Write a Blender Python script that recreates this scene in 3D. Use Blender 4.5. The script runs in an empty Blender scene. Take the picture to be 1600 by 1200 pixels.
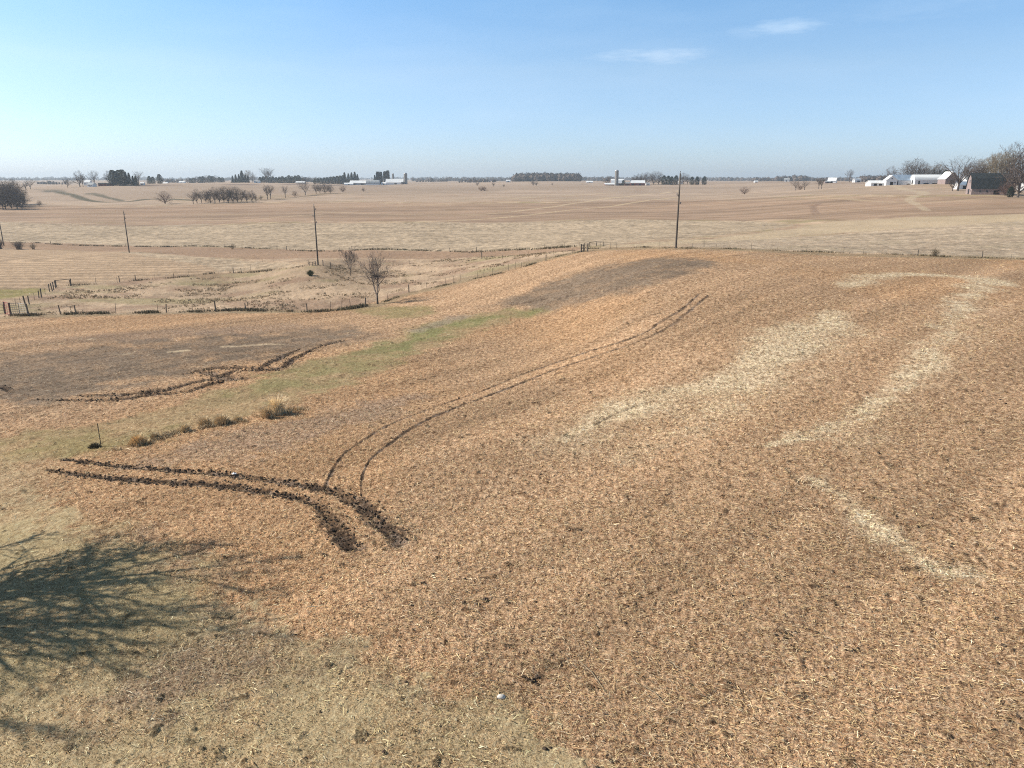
import bpy, math, random
import numpy as np
from mathutils import Vector, Matrix

# ------------------------------------------------------------------ camera, sky, sun
scene = bpy.context.scene
COL = scene.collection
R = math.radians
FPX = 1143.0                      # focal length in pixels of the 1600 px photograph
PITCH = math.atan((600 - 278.5) / FPX)
CAM_H = 16.0
SUN_AZ, SUN_EL = -80.0, 36.0      # degrees left of the view direction, degrees up

cam_data = bpy.data.cameras.new("camera")
cam_data.sensor_width = 36.0
cam_data.lens = FPX / 1600 * 36.0
cam_data.clip_start = 0.1
cam_data.clip_end = 40000
cam = bpy.data.objects.new("camera", cam_data)
cam.location = (0, 0, CAM_H)
cam.rotation_euler = (math.pi / 2 - PITCH, 0, 0)
COL.objects.link(cam)
scene.camera = cam

scene.view_settings.view_transform = 'Standard'
scene.view_settings.look = 'None'
scene.view_settings.gamma = 1.0
scene.view_settings.exposure = 0.5

scene.cycles.use_denoising = False
scene.cycles.filter_width = 1.1
scene.cycles.volume_bounces = 0

world = bpy.data.worlds.new("World")
scene.world = world
world.use_nodes = True
wn = world.node_tree
wn.nodes.clear()
w_out = wn.nodes.new('ShaderNodeOutputWorld')
w_bg = wn.nodes.new('ShaderNodeBackground')
w_sky = wn.nodes.new('ShaderNodeTexSky')
w_sky.sky_type = 'NISHITA'
w_sky.sun_disc = False
w_sky.sun_elevation = R(SUN_EL)
w_sky.sun_rotation = R(SUN_AZ)
w_sky.altitude = 250
w_sky.air_density = 0.85
w_sky.dust_density = 0.5
w_sky.ozone_density = 5.0
w_bg.inputs['Strength'].default_value = 0.14
SKY0, SKY1, SKY2, SKY3 = (0.77, 0.81, 0.97, 1), (1.08, 1.01, 0.93, 1), (0.84, 1.12, 1.11, 1), (0.60, 0.54, 0.36, 1)
AXL, AXR = 0.92, 0.90
# thin high cloud, laid out by direction in the sky
w_tc = wn.nodes.new('ShaderNodeTexCoord')
w_map = wn.nodes.new('ShaderNodeMapping')
w_map.inputs['Scale'].default_value = (3.0, 3.0, 16.0)
w_no = wn.nodes.new('ShaderNodeTexNoise')
w_no.inputs['Scale'].default_value = 2.2
w_no.inputs['Detail'].default_value = 6
w_rp = wn.nodes.new('ShaderNodeMapRange')
w_rp.inputs['From Min'].default_value = 0.42
w_rp.inputs['From Max'].default_value = 0.80
w_rp.inputs['To Min'].default_value = 0.0
w_rp.inputs['To Max'].default_value = 0.05
w_mix = wn.nodes.new('ShaderNodeMixRGB')
w_mix.inputs['Color2'].default_value = (6.6, 7.2, 8.0, 1)
L = wn.links.new
L(w_tc.outputs['Generated'], w_map.inputs['Vector'])
L(w_map.outputs['Vector'], w_no.inputs['Vector'])
L(w_no.outputs['Fac'], w_rp.inputs['Value'])


def px_dir(px, py):
    v = Vector(((px - 800) / FPX, 1.0, -(py - 600) / FPX))   # camera-like frame: right, forward, up
    c, s = math.cos(PITCH), math.sin(PITCH)
    return Vector((v.x, v.y * c + v.z * s, -v.y * s + v.z * c)).normalized()


# two small wisps of cirrus: ellipses of directions in the sky
cloud_sum = w_rp.outputs['Result']
for (cpx, cpy, wu, wv, amt) in ((1228, 41, 0.045, 0.0095, 0.8), (1025, 86, 0.075, 0.010, 0.75),
                                (1165, 50, 0.025, 0.008, 0.25), (1430, 8, 0.10, 0.016, 0.22)):
    dvec = px_dir(cpx, cpy)
    right = Vector((dvec.y, -dvec.x, 0)).normalized()
    up = right.cross(dvec)
    vs = []
    for ax, wd in ((right, wu), (up, wv)):
        sub = wn.nodes.new('ShaderNodeVectorMath'); sub.operation = 'SUBTRACT'
        L(w_tc.outputs['Generated'], sub.inputs[0]); sub.inputs[1].default_value = dvec
        dt = wn.nodes.new('ShaderNodeVectorMath'); dt.operation = 'DOT_PRODUCT'
        L(sub.outputs[0], dt.inputs[0]); dt.inputs[1].default_value = ax / wd
        sq = wn.nodes.new('ShaderNodeMath'); sq.operation = 'MULTIPLY'
        L(dt.outputs['Value'], sq.inputs[0]); L(dt.outputs['Value'], sq.inputs[1])
        vs.append(sq)
    ad = wn.nodes.new('ShaderNodeMath'); ad.operation = 'ADD'
    L(vs[0].outputs[0], ad.inputs[0]); L(vs[1].outputs[0], ad.inputs[1])
    nn = wn.nodes.new('ShaderNodeTexNoise'); nn.inputs['Scale'].default_value = 9; nn.inputs['Detail'].default_value = 5
    nn.inputs['Roughness'].default_value = 0.65
    L(w_map.outputs['Vector'], nn.inputs['Vector'])
    n2 = wn.nodes.new('ShaderNodeMath'); n2.operation = 'MULTIPLY_ADD'
    L(nn.outputs['Fac'], n2.inputs[0]); n2.inputs[1].default_value = 2.6; n2.inputs[2].default_value = -1.3
    a2 = wn.nodes.new('ShaderNodeMath'); a2.operation = 'ADD'
    L(ad.outputs[0], a2.inputs[0]); L(n2.outputs[0], a2.inputs[1])
    mr = wn.nodes.new('ShaderNodeMapRange'); mr.interpolation_type = 'SMOOTHSTEP'
    mr.inputs['From Min'].default_value = 1.3; mr.inputs['From Max'].default_value = -0.6
    mr.inputs['To Min'].default_value = 0.0; mr.inputs['To Max'].default_value = amt * 0.30
    L(a2.outputs[0], mr.inputs['Value'])
    mx = wn.nodes.new('ShaderNodeMath'); mx.operation = 'MAXIMUM'
    L(cloud_sum, mx.inputs[0]); L(mr.outputs['Result'], mx.inputs[1])
    cloud_sum = mx.outputs[0]
L(cloud_sum, w_mix.inputs['Fac'])
L(w_sky.outputs['Color'], w_mix.inputs['Color1'])
# colour balance of the sky: cooler at the horizon, a little deeper away from the sun
w_sep = wn.nodes.new('ShaderNodeSeparateXYZ')
L(w_tc.outputs['Generated'], w_sep.inputs[0])
w_cr = wn.nodes.new('ShaderNodeValToRGB')
w_cr.color_ramp.elements[0].position = 0.0
w_cr.color_ramp.elements[0].color = SKY0
w_cr.color_ramp.elements[1].position = 0.30
w_cr.color_ramp.elements[1].color = SKY2
_e = w_cr.color_ramp.elements.new(0.13)
_e.color = SKY1
_e = w_cr.color_ramp.elements.new(0.60)
_e.color = SKY3  # unseen upper sky dimmed and warmed to weaken fill and deepen shadows
L(w_sep.outputs['Z'], w_cr.inputs['Fac'])
w_ax = wn.nodes.new('ShaderNodeMapRange')
w_ax.inputs['From Min'].default_value = -0.6
w_ax.inputs['From Max'].default_value = 0.6
w_ax.inputs['To Min'].default_value = AXL
w_ax.inputs['To Max'].default_value = AXR
L(w_sep.outputs['X'], w_ax.inputs['Value'])
w_m1 = wn.nodes.new('ShaderNodeVectorMath'); w_m1.operation = 'MULTIPLY'
L(w_mix.outputs['Color'], w_m1.inputs[0]); L(w_cr.outputs['Color'], w_m1.inputs[1])
w_m2 = wn.nodes.new('ShaderNodeVectorMath'); w_m2.operation = 'SCALE'
L(w_m1.outputs[0], w_m2.inputs[0]); L(w_ax.outputs['Result'], w_m2.inputs['Scale'])
L(w_m2.outputs[0], w_bg.inputs['Color'])
L(w_bg.outputs['Background'], w_out.inputs['Surface'])

sun_data = bpy.data.lights.new("sun", 'SUN')
sun_data.energy = 5.0
sun_data.angle = R(0.53)
sun_data.color = (1.0, 0.92, 0.80)
sun = bpy.data.objects.new("sun", sun_data)
sdir = Vector((math.sin(R(SUN_AZ)) * math.cos(R(SUN_EL)), math.cos(R(SUN_AZ)) * math.cos(R(SUN_EL)), math.sin(R(SUN_EL))))
sun.rotation_euler = sdir.to_track_quat('Z', 'Y').to_euler()
sun.location = (-60, 10, 80)
COL.objects.link(sun)

# ------------------------------------------------------------------ noise
_rs = np.random.RandomState(7)
_tab = _rs.rand(512, 512).astype(np.float64)


def vnoise(x, y, seed=0):
    x = np.asarray(x, float) + seed * 37.17
    y = np.asarray(y, float) + seed * 91.73
    xi = np.floor(x); yi = np.floor(y)
    fx = x - xi; fy = y - yi
    fx = fx * fx * (3 - 2 * fx); fy = fy * fy * (3 - 2 * fy)
    xi = xi.astype(np.int64) & 511; yi = yi.astype(np.int64) & 511
    x1 = (xi + 1) & 511; y1 = (yi + 1) & 511
    a = _tab[xi, yi]; b = _tab[x1, yi]; c = _tab[xi, y1]; d = _tab[x1, y1]
    return (a + (b - a) * fx) * (1 - fy) + (c + (d - c) * fx) * fy


def fbm(x, y, oct=4, seed=0, rough=0.5):
    s = 0; amp = 1; tot = 0
    for i in range(oct):
        s = s + amp * vnoise(x * 2 ** i, y * 2 ** i, seed + i * 3)
        tot += amp; amp *= rough
    return s / tot          # 0..1, mean 0.5


def sstep(a, b, x):
    t = np.clip((x - a) / (b - a), 0, 1)
    return t * t * (3 - 2 * t)


# ------------------------------------------------------------------ terrain height
def tan_dep(py):
    return math.tan(PITCH + math.atan((py - 600) / FPX))


def az_of(px, py):
    d = px_dir(px, py)
    return math.atan2(d.x, d.y)


# (px, py, z) measured on the photograph, heights from the size of poles and posts; ('d') gives distance instead
CP = []
for p in [(0, 1200, 0), (400, 1200, 0), (800, 1200, 0), (1200, 1200, 0), (1600, 1200, 0),
          (0, 950, -.1), (800, 950, 0), (1600, 950, .3), (400, 950, 0),
          (0, 700, -.9), (157, 698, -.5), (430, 645, -.3), (800, 700, .5), (1200, 750, .9), (1600, 750, 1.3),
          (0, 600, -1.3), (300, 590, -1.2), (600, 560, -.8), (850, 490, .5), (1000, 600, 1.2), (1300, 560, 2.6), (1600, 560, 2.9),
          (0, 520, -1.7), (300, 510, -1.7),
          (50, 492, -1.8), (300, 489, -1.9), (480, 487, -1.9), (590, 474, -1.6), (640, 457, -.9), (780, 424, 1.6), (913, 391, 4.2),
          (1056, 387, 5.3), (1300, 397, 5.0), (1600, 404, 4.4), (1000, 440, 4.2), (1300, 460, 4.4), (1600, 470, 3.9),
          (0, 440, -3.2), (110, 445, -3.6), (250, 433, -3.6), (400, 440, -3.4), (497, 413, -.6), (548, 430, -2.2), (700, 425, -1.0),
          (202, 395, -4.4), (6, 386, -7.2)]:
    CP.append((az_of(p[0], p[1]), math.log((CAM_H - p[2]) / tan_dep(p[1]) / math.cos(az_of(p[0], p[1]))), p[2]))
for (px, py, d) in [(200, 384, 262), (450, 390, 235), (650, 390, 215), (800, 384, 200), (913, 372, 215), (1056, 370, 210), (1300, 372, 190), (1600, 365, 185),
                    (0, 352, 360), (400, 352, 345), (800, 350, 335), (1200, 345, 300), (1600, 338, 250),
                    (0, 322, 490), (160, 318, 500), (320, 316, 505), (500, 306, 590), (800, 315, 480), (1200, 315, 430), (1550, 303, 372),
                    (1480, 290, 520), (1600, 303, 380), (1400, 288, 590), (1200, 298, 620), (800, 296, 760), (960, 289, 1030), (1060, 289, 1050),
                    (560, 289, 1320), (640, 288, 1340), (180, 291, 860), (100, 294, 820), (300, 287, 1250), (420, 286, 1350),
                    (1220, 284.5, 1300), (1340, 285, 1150), (860, 284.5, 1800), (0, 290, 1300), (1600, 285, 900)]:
    a = az_of(px, py)
    CP.append((a, math.log(d / math.cos(a)), CAM_H - d * tan_dep(py)))
for a in (-.65, -.35, 0, .35, .65):
    for d, z in ((2600, 5), (4500, 5), (9500, 3)):
        CP.append((a, math.log(d), z))
    CP.append((a, math.log(9), 0))
CP = np.array(CP)
AZK = 2.2


def _phi(r2):
    return np.where(r2 > 1e-12, 0.5 * r2 * np.log(np.maximum(r2, 1e-12)), 0)


_P = np.stack([CP[:, 0] * AZK, CP[:, 1]], 1)
_n = len(_P)
_K = _phi(((_P[:, None] - _P[None]) ** 2).sum(-1)) + np.eye(_n) * 0.004
_Q = np.hstack([np.ones((_n, 1)), _P])
_A = np.block([[_K, _Q], [_Q.T, np.zeros((3, 3))]])
_sol = np.linalg.solve(_A, np.concatenate([CP[:, 2], np.zeros(3)]))
_w, _aff = _sol[:_n], _sol[_n:]


def zsmooth(x, y):
    x = np.asarray(x, float); y = np.asarray(y, float)
    sh = x.shape
    x = x.ravel(); y = y.ravel()
    az = np.arctan2(x, y); r = np.hypot(x, y)
    azc = 0.8 * np.tanh(az / 0.8) if False else np.clip(az, -0.74, 0.74)
    fade = sstep(3.1, 1.2, np.abs(az))
    v = np.log(np.clip(r, 9, 9500))
    out = np.empty(len(x))
    for i in range(0, len(x), 100000):
        q = np.stack([azc[i:i + 100000] * AZK, v[i:i + 100000]], 1)
        d2 = (q[:, 0:1] - _P[None, :, 0]) ** 2 + (q[:, 1:2] - _P[None, :, 1]) ** 2
        out[i:i + 100000] = _phi(d2) @ _w + _aff[0] + q @ _aff[1:]
    out = out * fade
    und = (fbm(x / 45, y / 45, 3, 5) - .5) * sstep(20, 200, r) * 0.9 + (fbm(x / 160, y / 160, 2, 9) - .5) * sstep(300, 900, r) * 5.0 + (fbm(x / 70, y / 55, 2, 15) - .5) * sstep(230, 420, r) * 2.2
    return (out + und).reshape(sh)


def zs(x, y):
    return float(zsmooth(np.array([x]), np.array([y]))[0])


_T = np.exp(np.linspace(math.log(12), math.log(9000), 1400))


def hit(px, py, dmin=12):
    """world point where the sight line of a photo pixel first meets the terrain"""
    d = px_dir(px, py)
    h = math.hypot(d.x, d.y)
    t = _T / h
    x = d.x * t; y = d.y * t; z = CAM_H + d.z * t
    g = z - zsmooth(x, y)
    k = np.where((g < 0) & (_T > dmin))[0]
    if len(k) == 0:
        k = [len(t) - 1]
    i = max(int(k[0]), 1)
    a, b = g[i - 1], g[i]
    f = a / (a - b) if a > 0 > b else 0
    tt = t[i - 1] + (t[i] - t[i - 1]) * f
    X, Y = d.x * tt, d.y * tt
    return X, Y, zs(X, Y)


def at(px, dist):
    """ground point in the direction of photo column px at a given distance ahead"""
    X = 0.0
    py = 284
    c, s = math.cos(PITCH), math.sin(PITCH)
    Y = dist
    for _ in range(4):
        z = zs(X, Y)
        zc = Y * c - (z - CAM_H) * s
        X = (px - 800) / FPX * zc
    return X, Y, zs(X, Y)


# ------------------------------------------------------------------ surface cover (laid out in world polar coordinates)
def lp(x, y):
    return np.arctan2(x, y), np.log(np.hypot(x, y))


def poly_lp(pts):
    out = []
    for p in pts:
        X, Y, _ = hit(*p)
        out.append((math.atan2(X, Y), math.log(math.hypot(X, Y))))
    return np.array(out)


def sdist(poly, a, v):
    """signed distance, positive inside"""
    n = len(poly)
    d2 = np.full(a.shape, 1e9)
    ins = np.zeros(a.shape, bool)
    for i in range(n):
        x0, y0 = poly[i]; x1, y1 = poly[(i + 1) % n]
        ex, ey = x1 - x0, y1 - y0
        t = np.clip(((a - x0) * ex + (v - y0) * ey) / (ex * ex + ey * ey + 1e-12), 0, 1)
        d2 = np.minimum(d2, (a - x0 - t * ex) ** 2 + (v - y0 - t * ey) ** 2)
        c = (y0 > v) != (y1 > v)
        with np.errstate(divide='ignore', invalid='ignore'):
            ins ^= c & (a < (x1 - x0) * (v - y0) / (y1 - y0 + 1e-15) + x0)
    d = np.sqrt(d2)
    return np.where(ins, d, -d)


def smooth_line(pts, n=6):
    """Catmull-Rom through points (any dimension)"""
    P = np.array(pts, float)
    P = np.vstack([2 * P[0] - P[1], P, 2 * P[-1] - P[-2]])
    out = []
    for i in range(1, len(P) - 2):
        for k in range(n):
            t = k / n
            out.append(0.5 * ((2 * P[i]) + (-P[i - 1] + P[i + 1]) * t + (2 * P[i - 1] - 5 * P[i] + 4 * P[i + 1] - P[i + 2]) * t * t
                              + (-P[i - 1] + 3 * P[i] - 3 * P[i + 1] + P[i + 2]) * t ** 3))
    out.append(P[-2])
    return np.array(out)


def wline(pts):
    """photo points (px,py,width_m) -> world polyline (x,y,width)"""
    return smooth_line([(*hit(p[0], p[1])[:2], p[2]) for p in pts], 5)


def ldist(line, x, y):
    """distance to polyline / half-width there, and sideways offset in metres"""
    best = np.full(x.shape, 1e9); wd = np.ones(x.shape); 
    for i in range(len(line) - 1):
        x0, y0, w0 = line[i]; x1, y1, w1 = line[i + 1]
        ex, ey = x1 - x0, y1 - y0
        t = np.clip(((x - x0) * ex + (y - y0) * ey) / (ex * ex + ey * ey + 1e-12), 0, 1)
        d = np.hypot(x - x0 - t * ex, y - y0 - t * ey)
        m = d < best
        best = np.where(m, d, best)
        wd = np.where(m, w0 + (w1 - w0) * t, wd)
    return best, wd * 0.5


def boxsel(line, x, y, pad):
    return np.where((x > line[:, 0].min() - pad) & (x < line[:, 0].max() + pad) & (y > line[:, 1].min() - pad) & (y < line[:, 1].max() + pad))[0]


C_RES = (0.395, 0.252, 0.150)       # corn residue
C_DARK = (0.172, 0.130, 0.095)     # bare dark soil with trash
C_CHAFF = (0.55, 0.43, 0.29)
C_MUD = (0.052, 0.036, 0.026)
C_PAST = (0.405, 0.298, 0.205)
C_STUB = (0.375, 0.292, 0.205)

# name: (colour, polygon, edge softness, ragged amplitude, strength, straw)
REG = [
    ('knoll', (0.375, 0.27, 0.18), [(-300, 392), (0, 389), (150, 393), (260, 400), (360, 404), (430, 409), (500, 412), (430, 418), (385, 424), (300, 429), (200, 437), (110, 444), (60, 460), (0, 475), (-300, 490)], .004, .004, 1, .0),
    ('knoll_green', (0.23, 0.21, 0.07), [(-300, 458), (0, 452), (60, 450), (70, 454), (40, 462), (0, 466), (-300, 470)], .012, .02, .75, .0),
    ('knoll_stub', C_STUB, [(185, 394), (260, 398), (350, 403), (440, 410), (480, 414), (400, 421), (340, 424), (320, 416), (280, 408), (230, 401)], .006, .012, .9, .0),
    ('gully', (0.30, 0.20, 0.135), [(-300, 380), (0, 378), (120, 381), (250, 386), (390, 388), (520, 391), (640, 391), (720, 394), (800, 391), (913, 386), (905, 392), (740, 402), (600, 404), (460, 404), (300, 400), (150, 393), (0, 388), (-300, 388)], .005, .006, .9, .0),
    ('far_pale', C_STUB, [(-400, 352), (0, 347), (130, 350), (330, 352), (600, 349), (800, 347), (1000, 343), (1180, 345), (1245, 352), (1100, 369), (960, 384), (880, 386), (730, 392), (600, 391), (420, 388), (250, 385), (100, 380), (0, 377), (-400, 377)], .006, .010, 1, .0),
    ('path', (0.44, 0.345, 0.235), [(940, 387), (1050, 377), (1150, 368), (1240, 357), (1300, 346), (1420, 340), (1600, 334), (2000, 330), (2000, 345), (1600, 348), (1400, 358), (1250, 368), (1150, 376), (1050, 385)], .008, .012, .9, .0),
    ('right_pale', (0.385, 0.305, 0.222), [(1060, 386), (1200, 373), (1400, 358), (1600, 345), (2000, 340), (2100, 402), (1600, 403), (1300, 394)], .010, .016, .9, .0),
    ('brown_band', (0.295, 0.205, 0.145), [(-400, 330), (0, 322), (200, 322), (450, 318), (560, 316), (700, 318), (850, 316), (1000, 312), (1200, 309), (1400, 312), (1600, 309), (2000, 309), (2000, 330), (1600, 334), (1300, 344), (1200, 344), (1000, 342), (800, 346), (600, 348), (330, 350), (130, 348), (0, 345), (-400, 350)], .02, .06, .9, .0),
    ('far_tan', (0.365, 0.277, 0.21), [(-400, 300), (0, 318), (60, 305), (300, 318), (500, 306), (620, 300), (900, 296), (1200, 296), (1600, 296), (2000, 300), (2000, 308), (1600, 308), (1200, 308), (900, 314), (700, 316), (500, 315), (200, 320), (0, 322), (-400, 330)], .02, .05, .8, .0),
    ('dark_left', C_DARK, [(-200, 575), (60, 548), (190, 535), (330, 526), (470, 513), (570, 517), (600, 528), (500, 540), (420, 558), (330, 570), (260, 590), (160, 603), (100, 622), (0, 628), (-200, 640)], .035, .09, .90, .35),
    ('dark_left_top', (0.21, 0.155, 0.125), [(40, 535), (200, 520), (400, 508), (560, 505), (420, 520), (220, 533)], .02, .03, .45, .5),
    ('dark_right', C_DARK, [(770, 478), (800, 462), (860, 440), (930, 418), (1010, 405), (1080, 403), (1130, 412), (1070, 430), (990, 453), (910, 475), (850, 486)], .02, .04, .90, .35),
    ('waterway', (0.275, 0.21, 0.115), [(-200, 700), (0, 680), (120, 668), (240, 645), (330, 612), (420, 590), (480, 564), (560, 547), (610, 530), (650, 510), (700, 496), (770, 486), (860, 487), (800, 500), (720, 522), (650, 552), (600, 580), (470, 628), (330, 662), (250, 685), (160, 703), (0, 722), (-200, 740)], .012, .035, .85, .15),
    ('green_a', (0.19, 0.19, 0.08), [(600, 543), (650, 518), (700, 500), (770, 488), (850, 487), (780, 500), (700, 522), (640, 542)], .02, .05, .85, .05),
    ('green_b', (0.205, 0.195, 0.085), [(360, 612), (440, 585), (520, 560), (600, 545), (640, 555), (600, 570), (500, 598), (400, 622)], .03, .09, .55, .1),
    ('green_c', (0.21, 0.185, 0.075), [(0, 700), (80, 692), (160, 680), (250, 676), (230, 696), (120, 706), (0, 712)], .03, .09, .5, .15),
    ('green_d', (0.20, 0.18, 0.08), [(540, 482), (600, 478), (660, 480), (690, 490), (640, 498), (580, 494)], .012, .02, .7, .1),
    ('silt', (0.30, 0.235, 0.19), [(640, 515), (690, 498), (740, 492), (700, 506), (660, 520)], .01, .03, .5, .3),
    ('field_edge', (0.27, 0.205, 0.13), [(-200, 512), (0, 500), (200, 493), (480, 489), (600, 478), (640, 462), (913, 394), (1056, 390), (1300, 400), (1600, 407), (2000, 414), (2000, 409), (1600, 403), (1300, 396), (1056, 386), (913, 390), (640, 456), (590, 473), (480, 486), (200, 489), (0, 494), (-200, 500)], .006, .006, .85, .1),
    ('lawn', (0.395, 0.31, 0.185), [(-400, 735), (0, 745), (70, 790), (140, 822), (260, 870), (330, 935), (430, 985), (560, 1010), (640, 1055), (760, 1095), (850, 1135), (930, 1200), (980, 1290), (900, 1500), (-700, 1500)], .03, .08, .92, .03),
    ('lawn_top', (0.31, 0.235, 0.145), [(-300, 715), (40, 722), (90, 745), (60, 790), (-300, 800)], .03, .05, .6, .3),
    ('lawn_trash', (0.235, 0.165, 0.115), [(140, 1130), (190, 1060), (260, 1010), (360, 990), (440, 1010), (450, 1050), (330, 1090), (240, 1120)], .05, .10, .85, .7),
    ('lawn_trash2', (0.25, 0.18, 0.12), [(330, 950), (420, 1000), (520, 1010), (600, 1060), (700, 1100), (560, 1040), (420, 1020), (330, 985)], .05, .1, .5, .7),
    ('lawn_green', (0.31, 0.255, 0.135), [(-300, 830), (0, 835), (150, 830), (300, 865), (340, 910), (300, 990), (180, 1050), (0, 1080), (-300, 1080)], .05, .1, .45, .03),  # darker, slightly more olive patch of turf
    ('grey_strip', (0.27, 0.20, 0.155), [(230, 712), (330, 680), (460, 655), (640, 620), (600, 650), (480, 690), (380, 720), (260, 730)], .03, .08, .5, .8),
    ('shade_trash', (0.225, 0.155, 0.105), [(160, 835), (260, 825), (330, 870), (400, 905), (330, 930), (260, 890)], .03, .08, .6, .8),  # darker brown trash with straw beside the lawn edge
]
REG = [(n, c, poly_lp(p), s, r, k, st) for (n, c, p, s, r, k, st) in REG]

STREAK = [   # pale chaff: photo px, py, width in m, strength; the fourth value is how solid it lies
    ([(880, 685, 1.2), (930, 662, 2.4), (990, 634, 3.2), (1050, 613, 3.6), (1110, 603, 3.4), (1150, 592, 4.6), (1178, 570, 4.6), (1235, 536, 5.2), (1275, 510, 5.2), (1305, 490, 2.6)], 1.0, .7),
    ([(1325, 447, 3), (1365, 435, 4.6), (1405, 429, 3.0), (1476, 431, 3.0), (1541, 437, 5.0), (1565, 444, 3.0)], 1.0, .6),
    ([(1556, 437, 3), (1535, 446, 4.2), (1515, 461, 3.0), (1493, 482, 2.6), (1479, 519, 2.5), (1433, 581, 2.2), (1400, 608, 1.6), (1371, 632, 2.0), (1303, 669, 1.9), (1229, 688, 1.2), (1200, 698, .8)], 1.0, .38),
    ([(1265, 748, 1.0), (1285, 755, 1.5), (1330, 785, 1.4), (1350, 815, 2.0), (1395, 840, 1.9), (1430, 865, 1.2), (1450, 885, 1.8), (1510, 895, 1.2)], 1.0, .35),
    ([(1120, 640, 3), (1060, 680, 3), (980, 720, 2)], .35, .3),
    ([(850, 700, 4), (930, 670, 7), (1040, 625, 8), (1130, 605, 8), (1210, 560, 8), (1290, 510, 7)], .42, .5),
    ([(1330, 700, 2), (1400, 640, 3), (1470, 560, 4), (1530, 470, 6)], .25, .4),
    ([(268, 550, .8), (290, 548, .8)], .9, .6), ([(350, 541.5, .8), (378, 541, .8)], .9, .6), ([(384, 540, .9), (405, 539, .8)], .9, .6), ([(414, 538, .7), (440, 538, .7)], .7, .5), ([(124, 530, .6), (148, 530, .6)], .8, .5), ([(180, 554, .5), (205, 553, .5)], .7, .5), ([(75, 537, .5), (100, 537, .5)], .6, .5),
]
STREAK = [(wline(p), k, so) for p, k, so in STREAK]
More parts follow.
